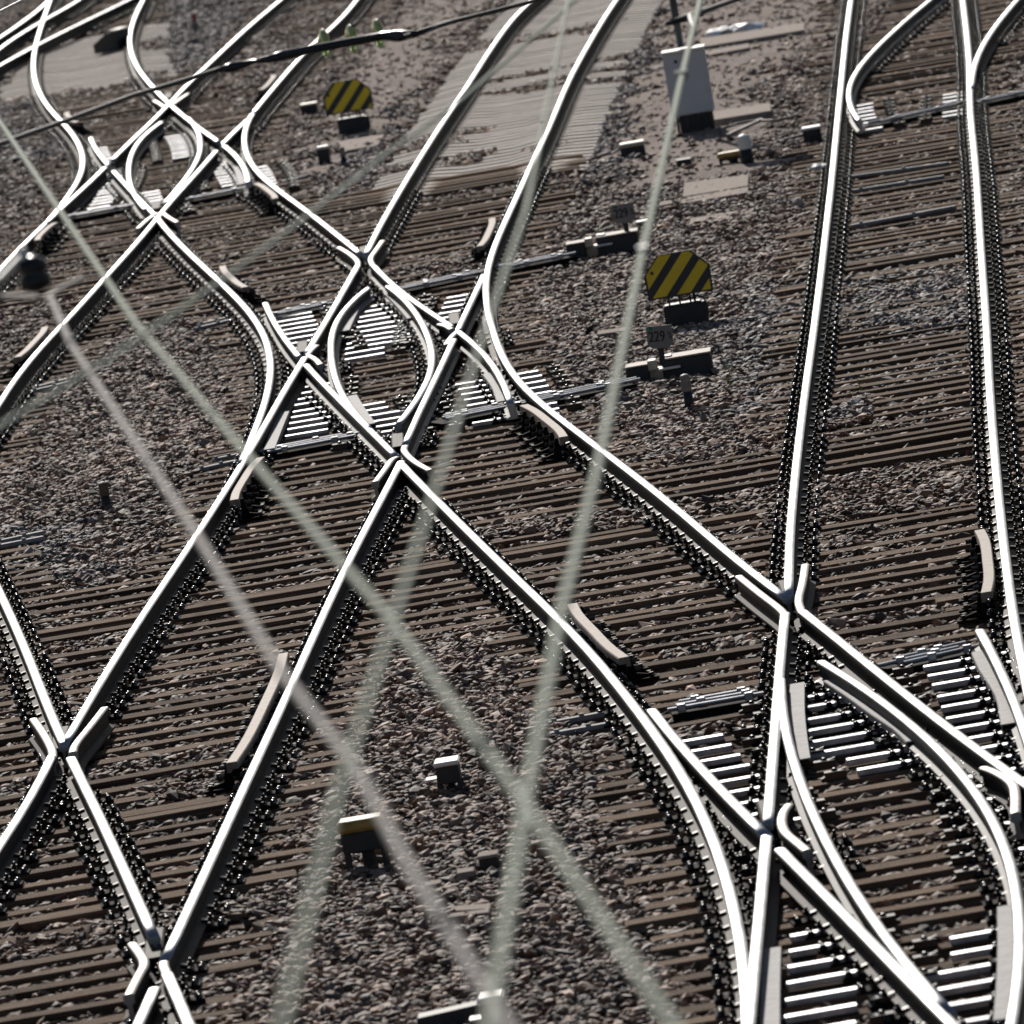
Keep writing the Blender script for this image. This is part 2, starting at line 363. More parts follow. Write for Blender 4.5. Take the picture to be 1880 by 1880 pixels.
# ------------------------------------------------------------------ rail lines, metres on the ground (x, y)
RL = {
    'a_up': [(-1.058, 114.41), (-1.017, 115.42), (-0.974, 116.44), (-0.929, 117.45), (-0.882, 118.47), (-0.833, 119.48), (-0.783, 120.50), (-0.732, 121.52), (-0.680, 122.53), (-0.629, 123.55), (-0.576, 124.56), (-0.524, 125.58), (-0.470, 126.59), (-0.416, 127.61), (-0.362, 128.62), (-0.307, 129.64), (-0.251, 130.66), (-0.195, 131.67), (-0.138, 132.69), (-0.081, 133.70), (-0.023, 134.72), (0.036, 135.73), (0.095, 136.75), (0.155, 137.76), (0.214, 138.78), (0.273, 139.80), (0.332, 140.81), (0.389, 141.83), (0.445, 142.84), (0.501, 143.86), (0.557, 144.87), (0.612, 145.89), (0.669, 146.91), (0.726, 147.92), (0.784, 148.94), (0.843, 149.95), (0.903, 150.97), (0.964, 151.98), (1.027, 153.00), (1.092, 154.01), (1.160, 155.03), (1.232, 156.05), (1.310, 157.06), (1.393, 158.08), (1.482, 159.09), (1.578, 160.11), (2.124, 166.11), (2.670, 172.11)],
    'a_mid': [(-1.666, 102.93), (-1.628, 103.62), (-1.572, 104.67), (-1.516, 105.73), (-1.462, 106.78), (-1.408, 107.84), (-1.355, 108.89), (-1.303, 109.95), (-1.251, 111.00), (-1.199, 112.06), (-1.147, 113.11)],
    'a_dn': [(-3.275, 73.51), (-3.227, 74.51), (-3.177, 75.52), (-3.126, 76.52), (-3.073, 77.52), (-3.019, 78.52), (-2.964, 79.52), (-2.906, 80.52), (-2.847, 81.53), (-2.786, 82.53), (-2.725, 83.53), (-2.663, 84.53), (-2.602, 85.53), (-2.541, 86.53), (-2.481, 87.54), (-2.423, 88.54), (-2.365, 89.54), (-2.308, 90.54), (-2.251, 91.54), (-2.196, 92.54), (-2.142, 93.55), (-2.089, 94.55), (-2.039, 95.55), (-1.989, 96.55), (-1.940, 97.55), (-1.890, 98.55), (-1.839, 99.56), (-1.786, 100.56), (-1.733, 101.56), (-1.678, 102.56)],
    'b_up': [(1.775, 74.85), (1.694, 75.85), (1.617, 76.86), (1.543, 77.86), (1.473, 78.86), (1.404, 79.86), (1.336, 80.87), (1.268, 81.87), (1.197, 82.87), (1.125, 83.88), (1.051, 84.88), (0.976, 85.88), (0.899, 86.89), (0.821, 87.89), (0.743, 88.89), (0.665, 89.90), (0.587, 90.90), (0.512, 91.90), (0.440, 92.90), (0.372, 93.91), (0.312, 94.91), (0.260, 95.91), (0.217, 96.92), (0.183, 97.92), (0.157, 98.92), (0.138, 99.93), (0.124, 100.93), (0.114, 101.93), (0.107, 102.94), (0.104, 103.94), (0.105, 104.94), (0.111, 105.94), (0.122, 106.95), (0.140, 107.95), (0.163, 108.95), (0.193, 109.96), (0.229, 110.96), (0.270, 111.96), (0.316, 112.97), (0.364, 113.97), (0.415, 114.97), (0.467, 115.98), (0.520, 116.98), (0.573, 117.98), (0.626, 118.98), (0.679, 119.99), (0.732, 120.99), (0.786, 121.99), (0.839, 123.00), (0.892, 124.00), (0.946, 125.00), (0.999, 126.01), (1.053, 127.01), (1.106, 128.01), (1.159, 129.02), (1.212, 130.02), (1.263, 131.02), (1.314, 132.03), (1.364, 133.03), (1.414, 134.03), (1.463, 135.03), (1.513, 136.04), (1.563, 137.04), (1.616, 138.04), (1.669, 139.05), (1.724, 140.05), (1.781, 141.05), (1.839, 142.06), (1.897, 143.06), (1.957, 144.06), (2.017, 145.07), (2.078, 146.07), (2.139, 147.07), (2.200, 148.07), (2.263, 149.08), (2.325, 150.08), (2.389, 151.08), (2.454, 152.09), (2.520, 153.09), (2.587, 154.09), (2.655, 155.10), (2.724, 156.10), (3.136, 162.10), (3.547, 168.10)],
    'b_st': [(-0.212, 102.62), (-0.204, 102.77), (-0.149, 103.79), (-0.094, 104.81), (-0.038, 105.83), (0.017, 106.85), (0.073, 107.87), (0.128, 108.89)],
    'b_dn': [(-2.399, 61.71), (-2.345, 62.72), (-2.291, 63.74), (-2.237, 64.76), (-2.184, 65.77), (-2.130, 66.79), (-2.077, 67.81), (-2.023, 68.82), (-1.970, 69.84), (-1.915, 70.86), (-1.861, 71.88), (-1.807, 72.89), (-1.754, 73.91), (-1.701, 74.93), (-1.648, 75.94), (-1.596, 76.96), (-1.543, 77.98), (-1.490, 78.99), (-1.436, 80.01), (-1.381, 81.03), (-1.324, 82.05), (-1.266, 83.06), (-1.206, 84.08), (-1.145, 85.10), (-1.083, 86.11), (-1.021, 87.13), (-0.959, 88.15), (-0.898, 89.16), (-0.837, 90.18)],
    'q_dn': [(0.624, 51.40), (0.682, 53.40), (0.740, 55.40), (0.773, 56.42), (0.799, 57.44), (0.819, 58.46), (0.831, 59.48), (0.838, 60.50), (0.837, 61.52), (0.830, 62.54), (0.816, 63.56), (0.795, 64.58), (0.766, 65.60), (0.730, 66.62), (0.687, 67.64), (0.639, 68.66), (0.588, 69.68), (0.534, 70.70), (0.477, 71.72), (0.418, 72.74), (0.354, 73.76), (0.286, 74.78), (0.214, 75.80), (0.139, 76.82), (0.062, 77.84), (-0.016, 78.86), (-0.094, 79.88), (-0.171, 80.90), (-0.248, 81.92), (-0.324, 82.94), (-0.400, 83.96), (-0.475, 84.98), (-0.550, 86.00), (-0.625, 87.02), (-0.699, 88.04), (-0.772, 89.06), (-0.844, 90.08)],
    'r1': [(1.788, 74.99), (1.831, 76.00), (1.877, 77.01), (1.923, 78.02), (1.972, 79.04), (2.022, 80.05), (2.074, 81.06), (2.127, 82.07), (2.181, 83.09), (2.235, 84.10), (2.291, 85.11), (2.346, 86.12), (2.403, 87.14), (2.459, 88.15), (2.516, 89.16), (2.574, 90.18), (2.631, 91.19), (2.689, 92.20), (2.748, 93.21), (2.806, 94.23), (2.864, 95.24), (2.922, 96.25), (2.979, 97.26), (3.037, 98.28), (3.094, 99.29), (3.151, 100.30), (3.207, 101.31), (3.264, 102.33), (3.320, 103.34), (3.376, 104.35), (3.432, 105.37), (3.488, 106.38), (3.544, 107.39), (3.600, 108.40), (3.656, 109.42), (3.712, 110.43), (3.768, 111.44), (3.824, 112.45), (3.879, 113.47), (3.934, 114.48), (3.989, 115.49), (4.043, 116.50), (4.098, 117.52), (4.152, 118.53), (4.207, 119.54), (4.262, 120.56), (4.316, 121.57), (4.371, 122.58), (4.425, 123.59), (4.480, 124.61), (4.534, 125.62), (4.589, 126.63), (4.644, 127.64), (4.698, 128.66), (4.753, 129.67), (4.808, 130.68), (4.862, 131.69), (4.917, 132.71), (4.972, 133.72), (5.027, 134.73), (5.082, 135.75), (5.137, 136.76), (5.193, 137.77), (5.249, 138.78), (5.305, 139.80), (5.362, 140.81), (5.418, 141.82), (5.475, 142.83), (5.532, 143.85), (5.589, 144.86), (5.647, 145.87), (5.985, 151.87), (6.323, 157.87)],
    'r2': [(2.618, 58.50), (2.821, 63.50), (3.023, 68.50), (3.063, 69.51), (3.105, 70.52), (3.149, 71.54), (3.195, 72.55), (3.243, 73.56), (3.292, 74.57), (3.342, 75.59), (3.392, 76.60), (3.443, 77.61), (3.495, 78.63), (3.547, 79.64), (3.600, 80.65), (3.653, 81.67), (3.707, 82.68), (3.761, 83.69), (3.815, 84.71), (3.870, 85.72), (3.925, 86.73), (3.981, 87.75), (4.037, 88.76), (4.094, 89.77), (4.151, 90.78), (4.208, 91.80), (4.265, 92.81), (4.321, 93.82), (4.377, 94.84), (4.432, 95.85), (4.488, 96.86), (4.543, 97.88), (4.598, 98.89), (4.653, 99.90), (4.709, 100.92), (4.764, 101.93), (4.820, 102.94), (4.876, 103.96), (4.932, 104.97), (4.988, 105.98), (5.044, 106.99), (5.100, 108.01), (5.156, 109.02), (5.212, 110.03), (5.267, 111.05), (5.321, 112.06), (5.375, 113.07), (5.429, 114.09), (5.482, 115.10), (5.535, 116.11), (5.587, 117.13), (5.641, 118.14), (5.695, 119.15), (5.749, 120.17), (5.805, 121.18), (5.863, 122.19), (5.921, 123.20), (5.981, 124.22), (6.040, 125.23), (6.099, 126.24), (6.158, 127.26), (6.216, 128.27), (6.272, 129.28), (6.328, 130.30), (6.383, 131.31), (6.437, 132.32), (6.491, 133.34), (6.545, 134.35), (6.598, 135.36), (6.650, 136.38), (6.703, 137.39), (6.755, 138.40), (6.808, 139.41), (6.860, 140.43), (6.912, 141.44), (7.221, 147.44), (7.530, 153.44)],
    'c': [(-4.250, 139.06), (-4.245, 139.17), (-4.192, 140.18), (-4.137, 141.19), (-4.080, 142.20), (-4.022, 143.21), (-3.963, 144.22), (-3.905, 145.23), (-3.848, 146.24), (-3.792, 147.25), (-3.739, 148.26), (-3.688, 149.27), (-3.638, 150.28), (-3.589, 151.29), (-3.540, 152.30), (-3.489, 153.31), (-3.435, 154.32), (-3.380, 155.32), (-3.322, 156.33), (-3.264, 157.34), (-3.206, 158.35), (-3.148, 159.36), (-3.090, 160.37), (-3.032, 161.38), (-2.973, 162.39), (-2.914, 163.40), (-2.853, 164.41), (-2.791, 165.42), (-2.727, 166.43), (-2.661, 167.44), (-2.594, 168.45), (-2.525, 169.46), (-2.456, 170.47), (-2.387, 171.48), (-2.316, 172.49), (-2.245, 173.50), (-1.896, 178.50), (-1.546, 183.50)],
    'd': [(-2.479, 143.69), (-2.430, 144.71), (-2.381, 145.73), (-2.330, 146.75), (-2.279, 147.77), (-2.227, 148.79), (-2.175, 149.81), (-2.122, 150.83), (-2.069, 151.85), (-2.016, 152.87), (-1.961, 153.89), (-1.905, 154.91), (-1.847, 155.93), (-1.785, 156.95), (-1.719, 157.97), (-1.650, 158.99), (-1.577, 160.01), (-1.503, 161.03), (-1.430, 162.05), (-1.360, 163.07), (-1.294, 164.09), (-1.232, 165.11), (-1.175, 166.13), (-1.121, 167.15), (-1.070, 168.17), (-1.022, 169.19), (-0.781, 174.19), (-0.540, 179.19)],
    'd2': [(-2.833, 138.04), (-2.800, 138.61), (-2.738, 139.61), (-2.673, 140.61), (-2.603, 141.61), (-2.529, 142.61)],
    'e': [(-3.266, 73.59), (-3.288, 73.89), (-3.361, 74.89), (-3.431, 75.90), (-3.500, 76.91), (-3.567, 77.91), (-3.634, 78.92), (-3.702, 79.93), (-3.771, 80.93), (-3.842, 81.94), (-3.914, 82.95), (-3.987, 83.95), (-4.062, 84.96), (-4.282, 87.96), (-4.502, 90.96)],
    'p_dn': [(-0.263, 103.17), (-0.270, 103.26), (-0.359, 104.31), (-0.450, 105.36), (-0.539, 106.42), (-0.625, 107.47), (-0.706, 108.53), (-0.781, 109.58), (-0.851, 110.63), (-0.916, 111.69), (-0.976, 112.74)],
    'q_st': [(-1.732, 102.74), (-1.749, 103.00), (-1.812, 104.03), (-1.872, 105.06), (-1.927, 106.10), (-1.979, 107.13), (-2.025, 108.16), (-2.067, 109.19), (-2.104, 110.22)],
    'p_up': [(-1.098, 114.66), (-1.171, 115.66), (-1.243, 116.66), (-1.315, 117.66), (-1.388, 118.66), (-1.460, 119.67), (-1.534, 120.67), (-1.608, 121.67), (-1.684, 122.67), (-1.761, 123.67), (-1.839, 124.67), (-1.918, 125.67), (-1.996, 126.67), (-2.073, 127.68), (-2.147, 128.68), (-2.216, 129.68), (-2.280, 130.68), (-2.337, 131.68), (-2.387, 132.68), (-2.431, 133.68), (-2.467, 134.68), (-2.497, 135.68), (-2.519, 136.69), (-2.536, 137.69), (-2.545, 138.69), (-2.547, 139.69), (-2.541, 140.69), (-2.527, 141.69), (-2.506, 142.69), (-2.477, 143.69)],
    'q_up': [(-2.214, 92.48), (-2.176, 93.50), (-2.141, 94.53), (-2.108, 95.56), (-2.078, 96.58), (-2.051, 97.61), (-2.029, 98.64), (-2.013, 99.67), (-2.004, 100.69), (-2.003, 101.72), (-2.010, 102.75), (-2.026, 103.77), (-2.051, 104.80), (-2.084, 105.83), (-2.127, 106.86), (-2.177, 107.88), (-2.235, 108.91), (-2.298, 109.94), (-2.367, 110.97), (-2.440, 111.99), (-2.516, 113.02), (-2.594, 114.05), (-2.673, 115.07), (-2.753, 116.10), (-2.832, 117.13), (-2.911, 118.16), (-2.990, 119.18), (-3.067, 120.21), (-3.142, 121.24), (-3.215, 122.26), (-3.286, 123.29), (-3.354, 124.32), (-3.419, 125.35), (-3.481, 126.37)],
    'tl_a': [(-4.848, 128.64), (-4.809, 129.65), (-4.772, 130.65), (-4.737, 131.65), (-4.705, 132.66), (-4.676, 133.66), (-4.652, 134.66), (-4.636, 135.66), (-4.628, 136.67), (-4.628, 137.67), (-4.638, 138.67), (-4.657, 139.67), (-4.684, 140.68), (-4.719, 141.68), (-4.760, 142.68), (-4.807, 143.68), (-4.860, 144.69), (-4.917, 145.69), (-4.978, 146.69), (-5.044, 147.70), (-5.112, 148.70), (-5.183, 149.70), (-5.255, 150.70), (-5.326, 151.71), (-5.395, 152.71), (-5.461, 153.71), (-5.524, 154.71), (-5.584, 155.72), (-5.640, 156.72), (-5.694, 157.72), (-5.744, 158.72), (-5.792, 159.73), (-5.836, 160.73), (-5.877, 161.73), (-5.916, 162.74), (-5.952, 163.74), (-5.985, 164.74), (-6.016, 165.74), (-6.045, 166.75), (-6.071, 167.75), (-6.095, 168.75), (-6.116, 169.75), (-6.136, 170.76), (-6.154, 171.76), (-6.171, 172.76), (-6.186, 173.76), (-6.199, 174.77), (-6.212, 175.77), (-6.224, 176.77), (-6.236, 177.77), (-6.247, 178.78), (-6.258, 179.78), (-6.268, 180.78), (-6.278, 181.79), (-6.287, 182.79), (-6.297, 183.79), (-6.306, 184.79), (-6.315, 185.80), (-6.324, 186.80), (-6.333, 187.80), (-6.360, 190.80), (-6.387, 193.80)],
    'tl_b': [(-2.873, 138.77), (-2.927, 139.46), (-3.009, 140.47), (-3.089, 141.48), (-3.169, 142.48), (-3.246, 143.49), (-3.322, 144.50), (-3.395, 145.51), (-3.468, 146.51), (-3.539, 147.52), (-3.609, 148.53), (-3.677, 149.53), (-3.743, 150.54), (-3.808, 151.55), (-3.871, 152.56), (-3.933, 153.56), (-3.993, 154.57), (-4.053, 155.58), (-4.110, 156.59), (-4.165, 157.59), (-4.218, 158.60), (-4.269, 159.61), (-4.317, 160.61), (-4.361, 161.62), (-4.402, 162.63), (-4.441, 163.64), (-4.476, 164.64), (-4.508, 165.65), (-4.536, 166.66), (-4.562, 167.66), (-4.584, 168.67), (-4.602, 169.68), (-4.616, 170.69), (-4.628, 171.69), (-4.636, 172.70), (-4.641, 173.71), (-4.644, 174.72), (-4.643, 175.72), (-4.641, 176.73), (-4.636, 177.74), (-4.630, 178.74), (-4.623, 179.75), (-4.615, 180.76), (-4.606, 181.77), (-4.582, 184.77), (-4.557, 187.77)],
    'tl_c': [(-4.272, 137.69), (-4.328, 138.53), (-4.394, 139.55), (-4.458, 140.56), (-4.517, 141.57), (-4.572, 142.59), (-4.621, 143.60), (-4.665, 144.61)],
    's_dn': [(1.157, 63.11), (1.186, 63.66), (1.239, 64.69), (1.291, 65.72), (1.344, 66.75), (1.397, 67.79), (1.449, 68.82), (1.502, 69.85), (1.555, 70.88), (1.609, 71.92), (1.664, 72.95), (1.719, 73.98)],
    't_dn': [(1.137, 62.59), (1.067, 63.54), (0.991, 64.58), (0.919, 65.62), (0.850, 66.66), (0.785, 67.69), (0.724, 68.73), (0.668, 69.77)],
    'r_dn': [(3.062, 58.42), (2.892, 60.42), (2.722, 62.42), (2.631, 63.47), (2.543, 64.52), (2.458, 65.56), (2.375, 66.61), (2.295, 67.66), (2.217, 68.71), (2.141, 69.75), (2.065, 70.80), (1.990, 71.85), (1.914, 72.89), (1.837, 73.94)],
    'u_l': [(1.755, 54.61), (1.689, 55.65), (1.631, 56.69), (1.581, 57.73), (1.539, 58.77), (1.504, 59.81), (1.476, 60.85), (1.455, 61.89), (1.440, 62.93), (1.430, 63.97), (1.428, 65.01), (1.432, 66.05), (1.444, 67.09), (1.465, 68.13), (1.494, 69.17), (1.531, 70.21)],
    'u_r': [(1.726, 50.68), (1.863, 52.18), (1.999, 53.68), (2.046, 54.19), (2.091, 54.69), (2.133, 55.20), (2.172, 55.70), (2.209, 56.20), (2.242, 56.71), (2.273, 57.21), (2.301, 57.71), (2.326, 58.22), (2.347, 58.72), (2.365, 59.22), (2.380, 59.73), (2.390, 60.23), (2.397, 60.73), (2.400, 61.24), (2.399, 61.74), (2.394, 62.25), (2.385, 62.75), (2.373, 63.25), (2.356, 63.76), (2.337, 64.26), (2.314, 64.76), (2.288, 65.27), (2.259, 65.77), (2.227, 66.27), (2.192, 66.78), (2.155, 67.28), (2.115, 67.79), (2.073, 68.29), (2.028, 68.79), (1.981, 69.30), (1.931, 69.80), (1.879, 70.30), (1.825, 70.81)],
    'r2c': [(5.982, 123.99), (6.047, 125.02), (6.117, 126.05), (6.192, 127.08), (6.271, 128.11), (6.357, 129.14), (6.448, 130.17), (6.545, 131.19), (6.648, 132.22), (6.757, 133.25), (6.870, 134.28), (6.988, 135.31), (7.109, 136.34), (7.234, 137.37), (7.362, 138.40), (7.492, 139.43), (7.994, 143.43), (8.496, 147.43)],
    'r1c': [(4.593, 121.95), (4.593, 122.46), (4.595, 122.96), (4.600, 123.47), (4.608, 123.98), (4.618, 124.49), (4.631, 124.99), (4.647, 125.50), (4.666, 126.01), (4.688, 126.52), (4.713, 127.02), (4.740, 127.53), (4.771, 128.04), (4.805, 128.54), (4.842, 129.05), (4.882, 129.56), (4.926, 130.07), (4.972, 130.57), (5.020, 131.08), (5.072, 131.59), (5.125, 132.09), (5.181, 132.60), (5.239, 133.11), (5.299, 133.62), (5.360, 134.12), (5.423, 134.63), (5.487, 135.14), (5.551, 135.65), (5.617, 136.15), (5.684, 136.66), (5.752, 137.17), (5.820, 137.67), (5.889, 138.18), (5.959, 138.69), (6.029, 139.20), (6.101, 139.70), (6.173, 140.21), (6.245, 140.72), (6.318, 141.22), (6.392, 141.73), (6.467, 142.24), (6.542, 142.75), (7.132, 146.75), (7.723, 150.75)],
    'r3': [(2.717, 60.57), (2.763, 62.57), (2.808, 64.57), (2.835, 65.65), (2.857, 66.72), (2.873, 67.79), (2.884, 68.87), (2.890, 69.94), (2.890, 71.02)],
    'sl1l': [(-1.088, 93.75), (-1.125, 94.25), (-1.159, 94.75), (-1.192, 95.25), (-1.223, 95.75), (-1.252, 96.26), (-1.278, 96.76), (-1.303, 97.26), (-1.325, 97.76), (-1.345, 98.26), (-1.362, 98.77), (-1.377, 99.27), (-1.390, 99.77), (-1.400, 100.27), (-1.409, 100.77), (-1.416, 101.28), (-1.422, 101.78), (-1.426, 102.28), (-1.428, 102.78), (-1.428, 103.28), (-1.427, 103.79), (-1.422, 104.29), (-1.414, 104.79), (-1.402, 105.29), (-1.386, 105.79), (-1.365, 106.30), (-1.338, 106.80), (-1.306, 107.30), (-1.267, 107.80), (-1.223, 108.30), (-1.172, 108.81), (-1.115, 109.31), (-1.051, 109.81)],
    'sl1r': [(-0.845, 93.67), (-0.798, 94.19), (-0.754, 94.70), (-0.711, 95.22), (-0.671, 95.73), (-0.634, 96.25), (-0.600, 96.76), (-0.570, 97.28), (-0.543, 97.79), (-0.522, 98.31), (-0.505, 98.82), (-0.493, 99.34), (-0.485, 99.85), (-0.481, 100.37), (-0.481, 100.88), (-0.485, 101.40), (-0.491, 101.91), (-0.499, 102.43), (-0.510, 102.94), (-0.522, 103.46), (-0.536, 103.97), (-0.552, 104.49), (-0.570, 105.00), (-0.590, 105.52), (-0.613, 106.03), (-0.638, 106.54), (-0.665, 107.06), (-0.695, 107.57), (-0.728, 108.09), (-0.764, 108.60), (-0.803, 109.12), (-0.844, 109.63)],
    'sl2l': [(-3.633, 127.98), (-3.670, 128.49), (-3.705, 129.00), (-3.738, 129.52), (-3.769, 130.03), (-3.798, 130.55), (-3.825, 131.06), (-3.850, 131.57), (-3.873, 132.09), (-3.894, 132.60), (-3.914, 133.12), (-3.932, 133.63), (-3.948, 134.14), (-3.963, 134.66), (-3.975, 135.17), (-3.987, 135.68), (-3.996, 136.20), (-4.004, 136.71), (-4.010, 137.23), (-4.015, 137.74), (-4.017, 138.25), (-4.018, 138.77), (-4.016, 139.28), (-4.012, 139.80), (-4.005, 140.31), (-3.996, 140.82), (-3.983, 141.34), (-3.966, 141.85), (-3.945, 142.37), (-3.919, 142.88), (-3.889, 143.39), (-3.854, 143.91), (-3.814, 144.42), (-3.770, 144.94), (-3.721, 145.45)],
    'sl2r': [(-3.424, 128.58), (-3.397, 129.09), (-3.370, 129.60), (-3.344, 130.11), (-3.318, 130.62), (-3.293, 131.13), (-3.268, 131.64), (-3.244, 132.14), (-3.222, 132.65), (-3.200, 133.16), (-3.181, 133.67), (-3.164, 134.18), (-3.149, 134.69), (-3.136, 135.20), (-3.125, 135.71), (-3.117, 136.22), (-3.111, 136.73), (-3.108, 137.24), (-3.108, 137.75), (-3.110, 138.26), (-3.114, 138.77), (-3.121, 139.27), (-3.130, 139.78), (-3.141, 140.29), (-3.155, 140.80), (-3.170, 141.31), (-3.188, 141.82), (-3.207, 142.33), (-3.229, 142.84), (-3.252, 143.35), (-3.278, 143.86), (-3.305, 144.37), (-3.334, 144.88), (-3.365, 145.39)],
    'tt1': [(-7.226, 172.41), (-7.061, 174.91), (-6.895, 177.41), (-6.826, 178.43), (-6.760, 179.45), (-6.697, 180.47), (-6.637, 181.50), (-6.581, 182.52), (-6.529, 183.54), (-6.481, 184.56), (-6.439, 185.58), (-6.403, 186.61), (-6.373, 187.63), (-6.349, 188.65), (-6.284, 191.15), (-6.218, 193.65)],
    'tt2': [(-7.058, 168.71), (-6.916, 171.21), (-6.774, 173.71), (-6.720, 174.73), (-6.658, 175.75), (-6.590, 176.77), (-6.514, 177.78), (-6.431, 178.80), (-6.342, 179.82), (-6.248, 180.84), (-6.152, 181.86), (-6.056, 182.87), (-5.963, 183.89), (-5.875, 184.91), (-5.795, 185.93), (-5.724, 186.95), (-5.538, 189.45), (-5.353, 191.95)],
    'tt3': [(-7.420, 160.28), (-7.014, 164.28), (-6.608, 168.28), (-6.506, 169.31), (-6.399, 170.34), (-6.288, 171.37), (-6.173, 172.40), (-6.055, 173.43), (-5.932, 174.46), (-5.806, 175.49), (-5.677, 176.52), (-5.545, 177.55), (-5.413, 178.58), (-5.279, 179.61), (-5.144, 180.64), (-5.009, 181.67), (-4.873, 182.70), (-4.347, 186.70), (-3.821, 190.70)],
    'a_left': [(-3.786, 64.56), (-3.672, 66.56), (-3.559, 68.56), (-3.491, 69.69), (-3.431, 70.82), (-3.381, 71.95), (-3.340, 73.08)],
    'e_dn': [(-1.934, 54.95), (-2.075, 56.95), (-2.215, 58.95), (-2.292, 60.07), (-2.373, 61.20)],
    'b_end': [(-2.717, 55.30), (-2.612, 57.30), (-2.508, 59.30), (-2.472, 59.99), (-2.437, 60.68)],
    'g1': [(0.571, 72.80), (0.504, 73.45), (0.453, 74.10), (0.410, 74.76), (0.364, 75.41), (0.325, 76.06), (0.304, 76.71)],
    'g2': [(0.530, 89.61), (0.510, 90.21), (0.472, 90.81), (0.427, 91.41), (0.382, 92.02), (0.330, 92.62), (0.261, 93.22)],
    'g3': [(-2.082, 70.68), (-2.001, 71.69), (-1.939, 72.70), (-1.886, 73.71), (-1.833, 74.73), (-1.789, 75.74), (-1.764, 76.75)],
    'g4': [(-2.234, 89.09), (-2.227, 89.67), (-2.202, 90.25), (-2.169, 90.83), (-2.137, 91.41), (-2.097, 91.98), (-2.038, 92.56)],
    'g5': [(3.057, 72.94), (3.116, 73.61), (3.156, 74.27), (3.188, 74.93), (3.221, 75.60), (3.246, 76.26), (3.252, 76.92)],
    'g6': [(0.143, 112.63), (0.199, 113.25), (0.237, 113.88), (0.269, 114.50), (0.300, 115.12), (0.324, 115.74), (0.330, 116.36)],
    'g7': [(-2.326, 112.57), (-2.398, 113.18), (-2.452, 113.78), (-2.499, 114.39), (-2.545, 115.00), (-2.584, 115.61), (-2.605, 116.22)],
    'g8': [(-2.074, 125.66), (-2.090, 126.22), (-2.125, 126.77), (-2.168, 127.33), (-2.210, 127.88), (-2.259, 128.44), (-2.325, 128.99)],
    'g9': [(-2.392, 148.64), (-2.338, 149.16), (-2.304, 149.68), (-2.277, 150.20), (-2.250, 150.72), (-2.231, 151.24), (-2.231, 151.76)],
    'g10': [(-4.942, 148.51), (-5.004, 149.00), (-5.046, 149.49), (-5.081, 149.98), (-5.116, 150.47), (-5.143, 150.96), (-5.151, 151.45)],
    'g11': [(-4.599, 108.46), (-4.542, 109.03), (-4.504, 109.60), (-4.471, 110.17), (-4.438, 110.73), (-4.413, 111.30), (-4.406, 111.87)],
    'g12': [(-4.867, 125.60), (-4.871, 126.03), (-4.856, 126.45), (-4.832, 126.88), (-4.808, 127.30), (-4.776, 127.72), (-4.725, 128.15)],
    'w1l': [(-1.341, 116.29), (-1.236, 115.23), (-1.140, 113.89), (-1.142, 113.11)],
    'w1r': [(-0.868, 116.14), (-0.944, 114.94), (-1.018, 113.84), (-0.982, 112.74)],
    'w2l': [(-0.871, 90.63), (-0.918, 90.52), (-0.982, 89.65), (-1.064, 88.73)],
    'w2r': [(-0.795, 91.55), (-0.812, 91.12), (-0.728, 89.96), (-0.600, 88.93)],
    'w3l': [(1.507, 76.84), (1.601, 75.55), (1.698, 74.37), (1.717, 73.92)],
    'w3r': [(1.985, 76.83), (1.913, 75.63), (1.836, 74.65), (1.832, 73.94)],
    'w4l': [(-3.535, 75.52), (-3.434, 74.49), (-3.341, 73.36), (-3.337, 72.92)],
    'w4r': [(-3.032, 75.44), (-3.116, 74.38), (-3.197, 73.47), (-3.198, 73.03)],
    'w5l': [(-2.602, 62.75), (-2.556, 62.34), (-2.505, 61.79), (-2.541, 61.29), (-2.583, 60.55)],
    'w5r': [(-2.400, 61.71), (-2.397, 61.52), (-2.373, 61.20)],
    'w6r': [(1.316, 63.86), (1.264, 63.54), (1.237, 63.06), (1.242, 62.65), (1.279, 62.25), (1.331, 61.68)],
    'w7': [(2.491, 64.01), (2.544, 63.75), (2.614, 63.11), (2.587, 62.47), (2.536, 61.72)],
    'w8': [(-0.225, 102.46), (-0.282, 102.00), (-0.343, 101.18)],
    'w8b': [(-0.379, 103.71), (-0.318, 103.45), (-0.267, 102.88)],
    'w9': [(-1.655, 102.81), (-1.614, 103.37), (-1.567, 103.72)],
    'w9b': [(-1.644, 102.73), (-1.570, 102.13), (-1.528, 101.42)],
    'w10l': [(-3.911, 150.89), (-3.802, 149.79), (-3.733, 148.82)],
    'w10r': [(-3.440, 151.20), (-3.541, 150.19), (-3.619, 149.25)],
    'w11l': [(-3.489, 127.05), (-3.591, 126.19), (-3.682, 124.88)],
    'w11r': [(-3.431, 127.09), (-3.345, 126.04), (-3.212, 124.80)],
    'p_dn2': [(0.149, 93.77), (0.138, 94.83), (0.120, 95.88), (0.093, 96.93), (0.058, 97.99), (0.012, 99.04), (-0.044, 100.10), (-0.110, 101.15), (-0.186, 102.20), (-0.214, 102.55)],
    'b_st2': [(-0.800, 91.55), (-0.750, 92.57), (-0.698, 93.59), (-0.645, 94.61), (-0.589, 95.63), (-0.533, 96.65), (-0.477, 97.67), (-0.421, 98.69), (-0.366, 99.71), (-0.312, 100.73), (-0.263, 101.65)],
    'q_st2': [(-0.866, 90.63), (-0.942, 91.66), (-1.017, 92.69), (-1.093, 93.72), (-1.169, 94.75), (-1.245, 95.78), (-1.320, 96.82), (-1.395, 97.85), (-1.469, 98.88), (-1.542, 99.91), (-1.613, 100.94), (-1.664, 101.69)],
